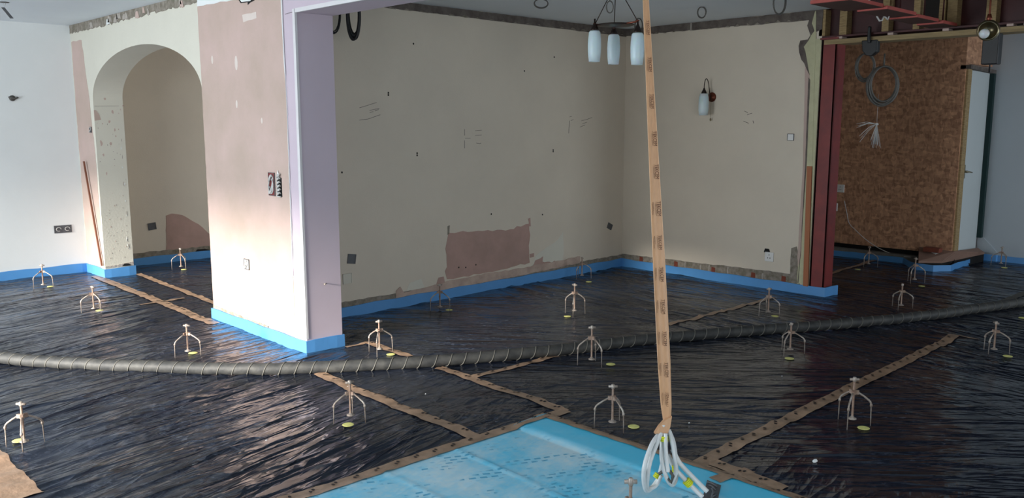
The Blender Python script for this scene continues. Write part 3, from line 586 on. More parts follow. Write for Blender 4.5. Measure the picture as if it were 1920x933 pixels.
TR = [ # ground pixel, one foot pixel, top pixel y, label
 ((47, 843), (14.8, 842), 757, 'steel levelling tripod at the bottom left corner with a white foot plate'),
 ((658, 797), (630, 803), 722, 'levelling tripod standing below the tape left of the blue membrane'),
 ((1148, 803), (1121, 803), 722, 'levelling tripod just behind the blue membrane, left of the hanging tape'),
 ((1597, 797), (1626, 798), 705, 'levelling tripod in front of the long brown tape at the right'),
 ((353, 668), (374, 669), 612, 'levelling tripod left of the pier, just behind the hose'),
 ((177, 590), (199, 594), 541, 'levelling tripod on the left floor in front of the arch stub'),
 ((82, 542), (102, 542), 498, 'levelling tripod close to the white left wall'),
 ((340, 505), (354, 508), 465, 'levelling tripod seen through the arch opening'),
 ((712, 665), (734, 662), 602, 'levelling tripod behind the hose, right of the lilac pier face'),
 ((825, 583), (806, 586), 533, 'levelling tripod in front of the pink patch on the back wall'),
 ((1091, 522), (1077, 516), 484, 'levelling tripod farthest back, near the corner of the cream walls'),
 ((1077, 594), (1061, 591), 535, 'levelling tripod in the middle of the dark floor behind the hose'),
 ((1109, 685), (1086, 686), 610, 'levelling tripod just in front of the hose, left of the hanging tape'),
 ((1440, 592), (1422, 594), 540, 'levelling tripod in front of the end of the right wall'),
 ((1481, 665), (1465, 672), 608, 'levelling tripod just in front of the hose at the right'),
 ((1689, 580), (1680, 586), 533, 'levelling tripod behind the hose, right of the red column'),
 ((1714, 531), (1699, 527), 484, 'levelling tripod in front of the brown step corner'),
 ((1876, 501), (1891, 499), 466, 'levelling tripod beside the white wall at the far right'),
 ((1628, 500), (1619, 497), 462, 'levelling tripod in front of the wood panel wall'),
 ((1542, 524), (1549, 526), 484, 'levelling tripod partly hidden behind the red column'),
 ((1863, 663), (1841, 655), 603, 'levelling tripod near the right edge in front of the hose'),
]
def place_tripod(first, gx, gy, ang, zscale, label):
    o = proto if first else copy_tree(proto)
    o.location = (gx, gy, h(gx, gy)+.001); o.rotation_euler = (0, 0, ang); o.scale = (1, 1, zscale)
    tag(o, label, 'tripod', 'levelling tripods on the floor sheet')
for i, (g, f, ty, lab) in enumerate(TR):
    p = onZ(*g); q = onZ(*f); zz = np.linspace(.1, .35, 500); d = p-O
    best = min(zz, key=lambda z: abs((466.5-FPX*((np.array([p[0], p[1], z])-O)@upv)/((np.array([p[0], p[1], z])-O)@fwd))-ty))
    place_tripod(i == 0, p[0], p[1], math.atan2(q[1]-p[1], q[0]-p[0]), min(1.15, max(.95, best/.217)), lab)
p = onZ(1183, 893, .217*1.3+.01); place_tripod(False, p[0], p[1], -.77, 1.3, 'levelling tripod on the blue membrane at the bottom edge')

# yellow discs under the sheet cut-outs
for x, y, lab in ((653, 805, 'below the tripod left of the blue membrane'), (1188, 804, 'beside the tripod left of the hanging tape'), (1619, 804, 'beside the tripod in front of the long right tape'), (36, 833, 'under the tripod at the bottom left corner'), (362, 665, 'beside the tripod left of the pier'), (733, 667, 'beside the tripod right of the lilac pier'), (1145, 685, 'in front of the hose near the hanging tape'), (842, 583, 'beside the tripod at the back wall'), (1064, 596, 'under the tripod in the middle of the floor'), (1104, 529, 'near the far corner of the cream walls'), (345, 506, 'under the tripod inside the arch'), (95, 540, 'near the tripod by the white left wall'), (187, 587, 'under the tripod in front of the arch stub'), (1480, 674, 'just in front of the hose at the right'), (1453, 594, 'beside the tripod at the end of the right wall'), (1695, 590, 'behind the hose right of the red column'), (1728, 538, 'in front of the brown step'), (1608, 507, 'in front of the wood panel wall'), (1549, 541, 'just right of the column foot'), (1883, 504, 'beside the far right tripod'), (1889, 672, 'beside the tripod near the right edge'), (1917, 600, 'at the right edge under the hose')):
    p = onZ(x, y); z = h(p[0], p[1]); r = .029
    o = MB().lathe([(r*.96, 0), (r, .001), (r*.97, .002), (r*.8, .0022)], seg=20).build('marker_disc', M['yellow_disc']); o.location = (p[0], p[1], z+.004)
    tag(o, 'small round yellow marker disc '+lab, 'marker disc', 'yellow marker discs on the floor')

# ------------------------------------------------------------------ suction hose across the floor
def catmull(P, n):
    P = [np.array(p, float) for p in P]; P = [2*P[0]-P[1]]+P+[2*P[-1]-P[-2]]; out = []
    for i in range(1, len(P)-2):
        for j in range(n):
            t = j/n; out.append(.5*((2*P[i])+(-P[i-1]+P[i+1])*t+(2*P[i-1]-5*P[i]+4*P[i+1]-P[i+2])*t*t+(-P[i-1]+3*P[i]-3*P[i+1]+P[i+2])*t**3))
    out.append(P[-2]); return out
R = .036
hp = [onZ(x, y, R) for x, y in ((-330, 615), (-150, 645), (0, 671), (100, 681), (200, 687), (300, 690), (400, 692), (500, 693), (600, 690), (700, 685), (800, 679), (900, 671), (1000, 662), (1100, 651), (1200, 639), (1300, 630), (1400, 622), (1500, 614), (1600, 606), (1700, 597), (1800, 584), (1900, 570), (2000, 556), (2120, 538))]
path = catmull(hp, 14)
# resample evenly
D = [0]; 
for a, b in zip(path[:-1], path[1:]): D.append(D[-1]+np.linalg.norm(b-a))
def at(s_): 
    j = min(len(D)-2, max(0, int(np.searchsorted(D, s_))-1)); t = (s_-D[j])/(D[j+1]-D[j]+1e-9); return path[j]*(1-t)+path[j+1]*t
TL = D[-1]; hose = empty('suction_hose', tuple(at(TL/2)-np.array([0, 0, R]))); o0 = np.array(hose.location)
pts = []; s_ = 0
while s_ < TL: p = at(s_); pts.append(np.array([p[0], p[1], R+.004+h(p[0], p[1])*.3])-o0); s_ += .03
MB().tube(pts, [R*(1+.012*math.sin(i*1.3)) for i in range(len(pts))], 20).build('hose_body', M['hose'], hose)
hel = []; s_ = 0.02; pitch = .092
while s_ < TL-.02:
    p = at(s_); q = at(s_+.01); t = (q-p)/np.linalg.norm(q-p); u = np.cross(t, (0, 0, 1)); u /= np.linalg.norm(u); v_ = np.cross(u, t); a = 2*math.pi*s_/pitch
    hel.append(np.array([p[0], p[1], R+.004+h(p[0], p[1])*.3])-o0+(R+.0006)*(math.cos(a)*u+math.sin(a)*v_)); s_ += pitch/16
MB().tube(hel, .0034, 5).build('spiral_rib', M['hose_ring'], hose)
tag(hose, 'long ribbed dark grey hose lying across the floor from left to right', 'hose')

# ------------------------------------------------------------------ hanging parcel tape with lettering, and the pipe coil it holds
top = np.array(atD(1197, -264, 3.0)); top[2] = HC; bot = np.array(atD(1251, 798, 3.0))
toc = -(fwd-upv*(fwd@upv)); toc = np.array([-fwd[0], -fwd[1], 0]); toc /= np.linalg.norm(toc)
tp = empty('hanging_tape', tuple(bot)); dn = (bot-top); LL = np.linalg.norm(dn); dn /= LL
sd = np.cross(dn, toc); sd /= np.linalg.norm(sd)
if sd@rgt < 0: sd = -sd
nr = np.cross(sd, dn); nr = nr if nr@toc > 0 else -nr
k = 60; prof = lambda t: (.010+.011*min(1, max(0, (t-.05))/.35))*(1 if t < .93 else 1-(t-.93)*5)
def wmap(t):                                   # half width against the pixel height it is seen at
    return float(np.interp(t, [0, .25, .35, .45, .7, .9, .97, 1], [.010, .010, .0125, .0155, .0215, .0225, .019, .012]))
vs = []; cols = [(-1, 0), (-.86, .0022), (-.3, .0006), (.3, .0006), (.86, .0022), (1, 0), (.86, -.0022), (0, -.003), (-.86, -.0022)]
for i in range(k+1):
    t = i/k; c = top+dn*LL*t-bot; wd = wmap(t); a = .05*math.sin(t*9)+(.5*max(0, t-.93)/.07)
    for u, n_ in cols: vs.append(c+sd*(u*wd*math.cos(a))+nr*(n_+u*wd*math.sin(a)))
m_ = len(cols); fs = [(i*m_+j, i*m_+(j+1) % m_, (i+1)*m_+(j+1) % m_, (i+1)*m_+j) for i in range(k) for j in range(m_)]
mb = MB().add(vs, fs, 0, True)
o = mb.build('tape_band', M['parcel'], tp)
mb = MB()
for sgn in (-1, 1): mb.tube([top+dn*LL*i/k-bot+sd*(sgn*wmap(i/k)*.96)+nr*.001 for i in range(int(k*.93))], .0016, 6)
mb.build('folded_edge', M['parcel_edge'], tp)
def text_pts(s__, size):
    cu = bpy.data.curves.new('t', 'FONT'); cu.body = s__; cu.size = size; cu.align_x = 'LEFT'
    to = bpy.data.objects.new('t', cu); C.objects.link(to); bpy.context.view_layer.update()
    dg = bpy.context.evaluated_depsgraph_get(); me = bpy.data.meshes.new_from_object(to.evaluated_get(dg))
    V = [tuple(v.co) for v in me.vertices]; F = [tuple(p.vertices) for p in me.polygons]
    bpy.data.objects.remove(to); bpy.data.curves.remove(cu); bpy.data.meshes.remove(me); return V, F
TV, TF = text_pts('TEKCEM', .02); tw = max(v[0] for v in TV); th = max(v[1] for v in TV)
mb = MB()
for y in (22, 52, 121, 190, 260, 322, 391, 454, 514, 575, 634, 693, 748):
    # position along the strip whose image height is y
    zz = np.linspace(0, 1, 2000); best = min(zz, key=lambda t: abs(466.5-FPX*((top+dn*LL*t-O)@upv)/((top+dn*LL*t-O)@fwd)-y))
    if y == 22: continue
    mb = MB()
    wd = wmap(best); c0 = top+dn*LL*best-bot; ln = .052; sx = ln/tw; sy = min(1, wd*.75/th) if wd < .02 else .78; uo = -.05*wd if wd < .016 else .12*wd
    n_off = .0030
    mb.add([c0+dn*((v[0])*sx-ln/2)+sd*(uo+v[1]*sy)+nr*n_off for v in TV], TF, 0)
    for (u0, l0, l1) in ((uo-.0022, -.026, .0), (uo-.0022, .004, .026), (uo-.0050, -.018, .022)) + (((-.50*wd, -.024, .004), (-.62*wd, -.024, .02), (-.74*wd, -.018, .02)) if wd > .018 else ()):
        s0 = l0
        while s0 < l1:
            l = .003; mb.bar(c0+dn*s0+sd*u0+nr*n_off, c0+dn*(s0+l)+sd*u0+nr*n_off, sd*.00045, nr*.0002); s0 += .0045
    mb.build('lettering', M['parcel_ink'], tp)
# the loop of tape gathered round the pipes
def Q(x, y, d=3.0): return np.array(atD(x, y, d))-bot
MB().slab([Q(*p, 2.985) for p in ((1245, 790), (1236, 800), (1228, 813), (1233, 812), (1241, 814), (1248, 818), (1252, 812), (1257, 800), (1260, 780))], -nr*.03).build('tape_wrap', M['parcel'], tp)
tag(tp, 'long orange brown parcel tape with printed lettering hanging from the ceiling', 'tape')
pc = empty('pipe_coil', tuple(atD(1240, 915, 3.0))); base = np.array(pc.location)
def G(x, y, d=3.0): return np.array(atD(x, y, d))-base
def loop(P, r=.0078): return MB().tube(catmull(P, 10), r, 12).build('pipe', M['pipe_white'], pc)
loop([G(1236, 812, 3.0), G(1222, 833, 2.96), G(1209, 870, 2.93), G(1207, 900, 2.95), G(1212, 919, 2.99), G(1222, 914, 3.04), G(1234, 897, 3.05), G(1240, 876, 3.03), G(1246, 850, 3.0), G(1249, 822, 3.0)])
loop([G(1240, 812, 2.99), G(1232, 830, 2.97), G(1219, 865, 2.95), G(1214, 895, 2.95), G(1214, 915, 3.0), G(1229, 910, 3.04), G(1240, 890, 3.04)])
loop([G(1244, 795, 2.99), G(1243, 812, 3.0), G(1241, 835, 2.99), G(1241, 862, 2.97), G(1247, 887, 2.96), G(1254, 903, 2.97), G(1262, 908, 3.0), G(1268, 893, 3.04), G(1267, 860, 3.05), G(1263, 830, 3.04), G(1255, 808, 3.03)])
loop([G(1248, 812, 2.98), G(1248, 835, 2.97), G(1250, 862, 2.96), G(1253, 885, 2.95)], .0072)
loop([G(1254, 805, 3.0), G(1260, 828, 2.98), G(1265, 858, 2.97), G(1267, 885, 2.98), G(1260, 905, 2.99)], .0074)
tail = [G(1252, 852, 3.0), G(1266, 878, 3.0), G(1290, 904, 2.99), G(1317, 931, 2.98)]
loop(tail, .0085); loop([p+np.array([0, 0, 0])+(G(1326, 921)-G(1317, 931)) for p in tail], .0085)
def band(x, y, d, dx, dy, r, n_=3):
    mb = MB(); dv = (G(x+dx, y+dy, d)-G(x, y, d)); dv /= np.linalg.norm(dv)
    for i in range(n_): mb.lathe([(r*.92, -.0028), (r, -.002), (r, .002), (r*.92, .0028)], G(x, y, d)+dv*(i-1)*.006, dv, 16)
    mb.build('yellow_band', M['yellow_tape'], pc)
band(1245, 822, 2.985, 0, 1, .0150); band(1231, 891, 3.045, -2, 3, .0105); band(1265, 877, 2.99, 0, 1, .0100, 4); band(1289, 903, 2.99, 3, 3, .0155, 4)
MB().tube([G(1235, 888, 3.02), G(1242, 884, 3.02), G(1248, 888, 3.0), G(1252, 896, 2.96), G(1258, 904, 2.95), G(1262, 892, 2.955), G(1256, 882, 2.95)], .006, 8).build('dark_wrap', M['cable_grey'], pc)
tag(pc, 'bundle of white plastic pipes coiled with yellow bands, hanging above the blue membrane', 'pipe coil')
pts = [onZ(x, y, .02) for x, y in ((1326, 899), (1338, 904), (1352, 909), (1350, 918), (1346, 935), (1350, 945), (1300, 945), (1305, 936), (1318, 930), (1322, 915))]
mb = MB().slab([tuple(p) for p in pts], (0, 0, -.012)); 
for i in range(5): a = onZ(1326+i*4, 903+i*6, .022); b = onZ(1344-i*3, 912+i*6, .024); mb.tube([a, (a+b)/2+np.array([0, 0, .006]), b], .004, 6)
o = mb.build('black_wrap', M['grey_plastic']); loc_(o, tuple(pts[0])); tag(o, 'crumpled black tape patch on the right edge of the blue membrane', 'tape')

# ------------------------------------------------------------------ chandelier
gl = [((1115, 57, 116), 5.62), ((1151, 64, 118), 5.85), ((1195.5, 61, 117), 5.45)]
GP = [(np.array(atD(x, yt, d)), np.array(atD(x, yb, d))) for (x, yt, yb), d in gl]
ring_c = sum(g[0] for g in GP)/3; ring_c[2] = np.mean([atD(x, 47, d)[2] for (x, _, _), d in gl]); zr = ring_c[2]
ch = empty('ceiling_lamp', (ring_c[0], ring_c[1], HC)); cb = np.array(ch.location)
MB().lathe([(.05, -.03), (.06, -.02), (.06, 0)], seg=20).build('ceiling_rose', M['dark_metal'], ch)
MB().lathe([(.0, zr-HC-.008), (.12, zr-HC-.004), (.13, zr-HC), (.12, zr-HC+.004), (.0, zr-HC+.006)], seg=32).build('centre_plate', M['dark_metal'], ch)
for (a, b) in GP:
    tpz = np.array([a[0], a[1], zr])-cb; shp = np.array([a[0], a[1], a[2]])-cb; hgt = .205
    MB().tube([np.array([0, 0, -.02]), tpz], .003, 8).build('suspension_rod', M['dark_metal'], ch)
    MB().tube([np.array([0, 0, zr-HC]), tpz], .006, 8).lathe([(.004, 0), (.012, .006), (.004, .012)], tpz, seg=12).build('arm', M['copper'], ch)
    MB().lathe([(.030, 0), (.026, .010), (.012, .040), (.006, .055), (.006, .075)], tpz*0+shp, seg=18).build('lamp_holder', M['dark_metal'], ch)
    MB().lathe([(.006, 0), (.030, -.002), (.038, -.012), (.043, -.06), (.045, -.10), (.043, -.15), (.037, -hgt), (.034, -hgt), (.040, -.15), (.042, -.10), (.040, -.06), (.034, -.014), (.006, -.006)], shp, seg=28).build('glass_shade', M['opal'], ch)
tag(ch, 'ceiling lamp with three frosted white glass shades on thin dark rods', 'ceiling lamp')
# wall lamp
pl = onX(1335, 182, XW); wl = empty('wall_lamp', (XW, pl[1], pl[2])); 
MB().lathe([(.045, 0), (.045, .006), (.034, .018), (.010, .024)], axis=(-1, 0, 0), seg=24).build('wall_plate', M['copper'], wl)
sx_, sz_ = -.12, .03
MB().tube(catmull([(-.02, 0, -.03), (-.04, .005, .06), (-.055, .008, .13), (-.08, .01, .165), (-.105, .01, .155), (sx_, .01, .11), (sx_, .01, .07)], 8), .004, 8).build('swan_neck', M['dark_metal'], wl)
MB().lathe([(.006, .052+sz_), (.010, .04+sz_), (.024, .012+sz_), (.026, .0+sz_)], (sx_, .01, 0), seg=18).build('lamp_holder', M['dark_metal'], wl)
MB().lathe([(.006, sz_+.002), (.036, sz_), (.044, sz_-.03), (.048, sz_-.09), (.047, sz_-.15), (.040, sz_-.20), (.036, sz_-.20), (.043, sz_-.15), (.044, sz_-.09), (.040, sz_-.03), (.03, sz_-.008)], (sx_, .01, 0), seg=28).build('glass_shade', M['opal'], wl)
MB().tube([(-.03, -.01, -.03), (-.03, -.01, -.20)], .0015, 6).lathe([(.002, -.222), (.008, -.215), (.006, -.20), (.002, -.195)], (-.03, -.01, 0), seg=10).build('pull_cord', M['brass'], wl)
tag(wl, 'swan neck wall lamp with a frosted glass shade on the cream right wall', 'wall lamp')

# ------------------------------------------------------------------ brass spotlight at the right
sp = np.array(atD(1853, 57, 5.3)); sl_ = empty('spotlight', tuple(sp)); v = np.array(atD(1846, 64, 4.9))-sp; v /= np.linalg.norm(v)
prf = [(.066*math.cos(a), .066*math.sin(a)) for a in np.linspace(-1.45, 0.55, 16)]
MB().lathe([(r, z) for r, z in prf]+[(prf[-1][0]-.004, prf[-1][1])]+[(r*.95, z*.95) for r, z in reversed(prf)], axis=tuple(v), seg=28).build('bowl', M['brass'], sl_)
bp_ = v*.035+(-rgt*.022)-np.array([0, 0, .018]); MB().lathe([(.0, -.03), (.018, -.026), (.029, -.008), (.030, .004), (.024, .020), (.010, .029), (.001, .031)], tuple(bp_), tuple(v), 20).build('bulb', M['opal'], sl_)
MB().tube([np.array([0, 0, .06]), np.array([.0, .0, .10]), np.array([.0, .0, HC+.5-sp[2]])], .006, 8).lathe([(.014, .055), (.016, .075), (.010, .10)], seg=14).build('stem', M['copper'], sl_)
tag(sl_, 'round brass spotlight with a white bulb hanging at the upper right', 'spotlight')
# black box and black bag with cables at the beam
p = onX(1860, 92, XW-.03); q = MB().box(-.045, .045, -.055, .055, -.11, .11).build('junction_box', M['black_plastic'], bevel=.006); q.location = (p[0], p[1], p[2]); tag(q, 'black box hanging under the beam behind the brass spotlight', 'junction box')
p = onX(1856, 120, XW-.0); q = MB().tube([(0, 0, .07), (0, .0, -.06)], .006, 6).build('cable', M['black_plastic']); q.location = tuple(p); tag(q, 'short black cable dangling from the box above the door', 'cable')
p = onX(1630, 88, XW-.02); mb = MB().slab([(0, a, b) for a, b in ((.07, .055), (.058, -.03), (.03, -.065), (-.02, -.07), (-.062, -.04), (-.062, .055))], (.06, 0, 0)).box(-.03, .0, -.012, .012, .03, .16)
q = mb.build('cable_bag', M['black_plastic'], bevel=.008); q.location = tuple(p); tag(q, 'black pouch hung from the beam, holding the cable coils', 'pouch')
def coil(name, c, rx, rz, turns, r, m_, lab, side=None, jitter=.12, tilt=0, drop=0, grp=None):
    side = rgt if side is None else np.array(side); rn = random.Random(int(abs(c[0]*100+c[1]*37))); P = []
    dp = np.cross(side, (0, 0, 1)); n_ = turns*26
    ks = [rn.uniform(1-jitter, 1+jitter) for _ in range(turns+2)]; kd = [rn.uniform(-1, 1)*r*2.2 for _ in range(turns+2)]
    for i in range(n_+1):
        a = math.pi/2+2*math.pi*i/26; t = i/26; j = int(t); f_ = t-j; f_ = f_*f_*(3-2*f_); kk = ks[j]*(1-f_)+ks[j+1]*f_; dd = kd[j]*(1-f_)+kd[j+1]*f_
        P.append(side*(rx*kk*math.cos(a))+np.array([0, 0, rz*(kk*math.sin(a)-(kk-1))])+dp*(dd*2+tilt*math.cos(a)))
    mb = MB().tube(P, r, 7)
    if drop: mb.tube([(0, 0, rz), (0, 0, rz+drop)], r, 7)
    o = mb.build(name, m_); o.location = tuple(c)
    return tag(o, lab, 'cable', grp)
coil('cable_coil', np.array(atD(1655, 160, 9.0))*0+onX(1655, 160, XW+.02), .115, .15, 10, .007, M['cable_grey'], 'large grey cable coil hanging in front of the wood panel wall', drop=.1, jitter=.14)
coil('cable_coil', onX(1622, 124, XW+.05), .07, .10, 5, .006, M['cable_grey'], 'smaller grey cable loop hanging from the black pouch', drop=.0, jitter=.15)
# frayed bundle of thin wires on a string
p = onX(1642, 262, XW+.03); mb = MB(); rn = random.Random(9)
mb.tube([(0, 0, .13), (0, 0, .37)], .0012, 5)
for i in range(34):
    a = rn.uniform(0, 6.28); r_ = rn.uniform(.005, .05); s_ = -1 if i < 8 else rn.uniform(-.5, 1); L_ = rn.uniform(.13, .20)
    if i < 9: e_ = -rgt*rn.uniform(.08, .18)+np.array([0, 0, .13-rn.uniform(.0, .16)])
    else: e_ = rgt*rn.uniform(-.05, .045)+np.array([rn.uniform(-.02, .02), 0, .13-L_])
    mb.tube([(0, 0, .13), np.array([0, 0, .13])+(e_-np.array([0, 0, .13]))*.5+np.array([0, 0, .015 if i < 9 else 0]), e_], .0014, 4)
mb.lathe([(.012, .118), (.014, .125), (.012, .135)], seg=10)
q = mb.build('wire_tassel', M['cable_white']); q.location = tuple(p); tag(q, 'frayed bundle of thin pale wires hanging on a string by the wood panels', 'wire bundle')
# sockets on the wood panels
def socketX(X, x, y, wy, hz, lab, col='white_plastic', plug=None, name='socket', tilt=0):
    p = onX(x, y, X); t = empty(name, (X, p[1], p[2])); t.rotation_euler = (tilt, 0, 0)
    MB().box(-.012, .0, -wy/2, wy/2, -hz/2, hz/2).build('face_plate', M[col], t, bevel=.003)
    mb = MB()
    for yy in ((-wy/4, wy/4) if wy > .11 else (0,)):
        for (a, b) in ((0, .018), (-.011, -.010), (.011, -.010)): mb.box(-.0135, -.011, yy+a-.003, yy+a+.003, b-.005, b+.005)
    mb.build('pin_holes', M['void_black'], t)
    if plug: MB().box(-.06, -.012, *plug).build('plug', M['cable_white'], t, bevel=.008)
    return tag(t, lab, 'socket')
socketX(XO, 1576, 353, .09, .088, 'single white socket on the wood panels, upper of the two')
socketX(XO, 1555, 387, .20, .088, 'double socket with a white plug on the wood panels', plug=(.03, .10, -.07, .09))
w_ = [onX(x, y, XO-.01) for x, y in ((1583, 376), (1588, 400), (1592, 418), (1605, 432), (1625, 450), (1650, 466), (1680, 478), (1708, 482))]; w_[-1] = onX(1708, 482, XO-.045)
q = MB().tube(catmull(w_, 5), .004, 6).build('cable', M['cable_white']); loc_(q, tuple(w_[0])); tag(q, 'thin pale cable running down from the sockets to the kerb', 'cable')

# ------------------------------------------------------------------ back boxes, sockets and wires on the near walls
def box_Y(Y, x, y, wx, hz, lab, tilt=0, wires=True, name='back_box', col='grey_plastic'):
    p = onY(x, y, Y); t = empty(name, (p[0], Y, p[2])); t.rotation_euler = (0, tilt, 0)
    mb = MB(); a, b = wx/2, hz/2
    for c_ in ((-a, a, -b, -b+.004), (-a, a, b-.004, b), (-a, -a+.004, -b, b), (a-.004, a, -b, b)): mb.box(c_[0], c_[1], -.006, .001, c_[2], c_[3])
    mb.box(-a, a, -.003, .0, -b, b); mb.build('box_rim', M[col], t)
    if wires:
        mb = MB()
        for s_ in ((-a*.5, a*.5) if wx > .11 else (0,)): mb.tube([(s_+.022*math.cos(q_), -.007, .018*math.sin(q_)) for q_ in np.linspace(0, 5.2, 14)], .0035, 6)
        mb.build('wire_loop', M['cable_white'], t)
    return tag(t, lab, 'electrical box')
box_Y(YL, 118, 429, .16, .075, 'double grey electrical back box with loose wires on the white left wall')
box_Y(YL, 285, 424, .085, .075, 'grey electrical back box on the wall seen through the arch', tilt=-.1, wires=False)
box_Y(YA, 659, 485, .075, .075, 'small grey blank plate on the back wall right of the pier', tilt=.15, wires=False)
box_Y(YA, 1143, 424, .075, .06, 'tilted grey plate on the back wall near the corner', tilt=.45, wires=False)
box_Y(YA, 651, 522, .08, .08, 'cream socket low on the back wall behind the lilac pier', wires=False, name='socket', col='cream_arch')
def box_X(X, x, y, wy, hz, lab, wires=1, name='back_box', col='grey_plastic', red=False):
    p = onX(x, y, X); t = empty(name, (X-.003, p[1], p[2])); mb = MB(); a, b = wy/2, hz/2
    for c_ in ((-a, a, -b, -b+.004), (-a, a, b-.004, b), (-a, -a+.004, -b, b), (a-.004, a, -b, b)): mb.box(-.006, .001, c_[0], c_[1], c_[2], c_[3])
    mb.build('box_rim', M['grey_plastic'], t); MB().box(-.0035, .0, -a, a, -b, b).build('box_back', M['red_steel'] if red else M[col], t)
    mb = MB(); rn = random.Random(3)
    for w__ in range(wires):
        ph = rn.uniform(0, 6); mb.tube([(-.010-.006*math.sin(q_*1.5+ph), a*.68*math.cos(q_+ph)*(.6+.3*rn.random()), b*.80*math.sin(q_*1.0+ph*.3)) for q_ in np.linspace(0, 5.6, 18)], .005 if wires > 2 else .003, 7)
    if wires: mb.build('wire_loop', M['cable_white'], t)
    return tag(t, lab, 'electrical box')
box_X(XA, 511, 345, .085, .155, 'grey back box stuffed with white cables on the pink plaster pier', 3, red=True)
p = onX(525.5, 347, XA); t = empty('cable_bunch', (XA-.003, p[1], p[2])); mb = MB(); rn = random.Random(21)
for i in range(6):
    z0 = .07-i*.024; mb.tube(catmull([(-.004, .025, z0), (-.014, .01*rn.uniform(-1, 1), z0-.01), (-.012, -.018, z0+.006), (-.018, .012, z0-.02), (-.006, -.02, z0-.026)], 5), .0045, 7)
mb.slab([(-.004, a, b) for a, b in ((.03, .055), (.012, .10), (-.008, .06), (-.006, .04))], (-.002, 0, 0), 1)
mb.box(-.002, .001, -.028, .034, -.075, .05, 2)
o = mb.build('cable_loops', [M['cable_white'], M['white_plastic'], M['void_black']], t); tag(t, 'bunch of white looped cables spilling beside the box on the pier', 'cable')
box_X(XA, 464, 495, .075, .075, 'low light grey socket box on the sunlit pier', 1, col='cable_white')
box_X(XA, 171, 243, .05, .055, 'tiny grey electrical box on the pink strip beside the arch', 1)
box_X(XW, 1483, 257, .062, .06, 'white blank switch plate high on the right wall near the column', 0, name='switch_plate', col='white_plastic')
sk = socketX(XW, 1443, 481, .085, .085, 'white socket with a torn corner low on the right wall')
p = onX(1438, 472, XW); q = MB().slab([(0, a, b) for a, b in jag([(.03, .0), (.02, .03), (-.02, .03), (-.035, -.01), (-.02, -.03), (0.0, -.02)], .02, .003, 3)], (-.003, 0, 0)).build('wallpaper_tear', M['void_black'], sk); q.location = (-.0, p[1]-sk.location[1], p[2]-sk.location[2])
# plastered-over light hole with wires on the left wall
p = onY(23, 184, YL); t = empty('wire_stub', (p[0], YL, p[2])); mb = MB().lathe([(.028, 0), (.026, .012), (.010, .016)], axis=(0, -1, 0), seg=12).tube([(-.035, -.02, .01), (-.01, -.03, .0), (.02, -.025, -.004), (.045, -.02, .008)], .008, 7)
mb.build('connector', M['cable_grey'], t); tag(t, 'stub of wiring poking from the white left wall', 'wiring')
# flex hanging from the ceiling at top left
p = onZ(8, 4, HC); t = empty('ceiling_flex', (p[0], p[1], HC))
MB().lathe([(.035, -.004), (.035, 0)], seg=16).build('hole_rim', M['cable_grey'], t)
MB().tube([(-.008, 0, 0), (0, 0, -.04), (.01, 0, 0)], .0015, 5).build('wire', M['cable_white'], t)
MB().bar(np.array([0, 0, -.04])-rgt*.015, rgt*.05+np.array([0, 0, -.125]), rgt*.012, (0, .006, 0)).build('connector_block', M['black_plastic'], t)
tag(t, 'dark connector on a short flex hanging from the ceiling at top left', 'connector')
# nail in the pier
p = onY(612, 531, YE); q = MB().tube([p, p+np.array([-.03, -.03, .003])], .004, 8).lathe([(.007, 0), (.007, .002)], tuple(p+np.array([-.03, -.03, .003])), (-1, -1, 0), 10).build('nail', M['galv']); loc_(q, tuple(p)); tag(q, 'steel nail sticking out of the lilac pier face', 'nail')
# timber stick leaning in the corner of the left wall
a = np.array([XA-.02, 8.78, .09]); a = onX(191, 498, XA-.02); b = onX(157, 302, XA-.03)
q = MB().bar(a, b, (.008, 0, 0), (0, .009, 0)).build('wooden_batten', M['stick'], bevel=.002); loc_(q, tuple(a)); tag(q, 'thin reddish wooden batten leaning in the corner beside the arch', 'batten')
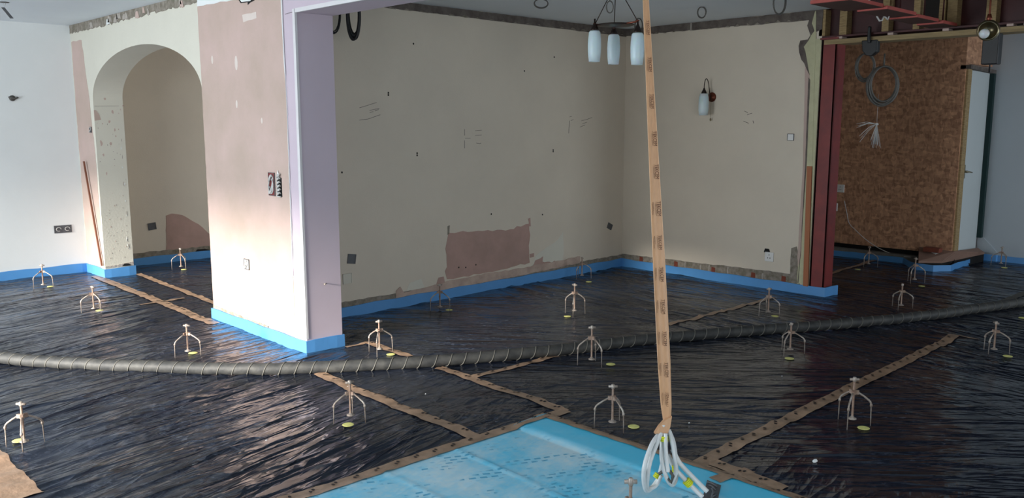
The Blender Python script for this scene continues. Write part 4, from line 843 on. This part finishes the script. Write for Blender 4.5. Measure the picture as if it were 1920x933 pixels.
# cables hanging behind the lintel
coil('cable_coil', onX(663, 28, 3.4), .040, .155, 9, .007, M['black_plastic'], 'thick black cable coil hanging behind the lintel', jitter=.16, drop=.12)
coil('cable_coil', onX(626, 30, 3.4), .052, .155, 4, .0045, M['black_plastic'], 'loose thin black cable loops beside the lilac pier top', jitter=.22, drop=.12)
# cable loops at the ceiling
def cloop(x0, x1, y0, y1, z_, lab, turns=2, r=.004, d=None):
    xc = (x0+x1)/2; p = onZ(xc, y0, HC) if d is None else atD(xc, y0, d); dist = (p-O)@fwd; rx = (x1-x0)/2*dist/FPX; rz = (y1-y0)/2*dist/FPX; c = np.array(p); c[2] = c[2]-rz
    if d is not None: c[2] = p[2]-rz
    return coil('cable_loop', c, rx, rz, turns, r, M['cable_grey'], lab, jitter=.08, drop=(.0 if d is None else HC-p[2]), grp='cable loops hanging from the ceiling')
cloop(1002, 1027, -2, 14, 0, 'grey cable loop on the ceiling left of the lamp')
cloop(1308, 1324, 13, 33, 0, 'grey cable loop on the ceiling above the wall lamp', 3)
cloop(1452, 1474, -18, 24, 0, 'tall grey cable loop on the ceiling near the column')
cloop(1137, 1150, 2, 24, 0, 'small grey cable coil hanging between the lamp rods', 3, .003, 5.6)
cloop(1191, 1205, 34, 62, 0, 'grey cable loop above the right glass shade', 2, .005)
p = onX(1583, 68, XW-.02); 
# crumbs of white debris on the sheets
rn = random.Random(2)
for i, (x, y) in enumerate(((1528, 868), (652, 328+400), (1100+192, 795), (1281, 861), (500, 833), (798, 741), (1466, 709))):
    p = onZ(x, y); r_ = (.014, .004, .005, .005, .005, .004, .004)[i]; z = h(p[0], p[1])
    q = MB().lathe([(r_*.5, 0), (r_, r_*.3), (r_*.7, r_*.8), (r_*.2, r_)], seg=6, smooth=False).build('plaster_crumb', M['white_plaster']); q.location = (p[0], p[1], z+.001); q.scale = (1.3, .7, 1)
    tag(q, ['largest white plaster crumb, on the black sheet at the lower right', 'white crumb by the tripod left of the blue membrane', 'white crumb on the black sheet right of the hanging tape', 'white crumb next to the hanging pipe coil', 'white crumb on the left black sheet', 'white crumb in front of the hose, right of the tape', 'tiny white crumb below the hose at the right'][i], 'plaster crumb', 'white crumbs on the black sheet')
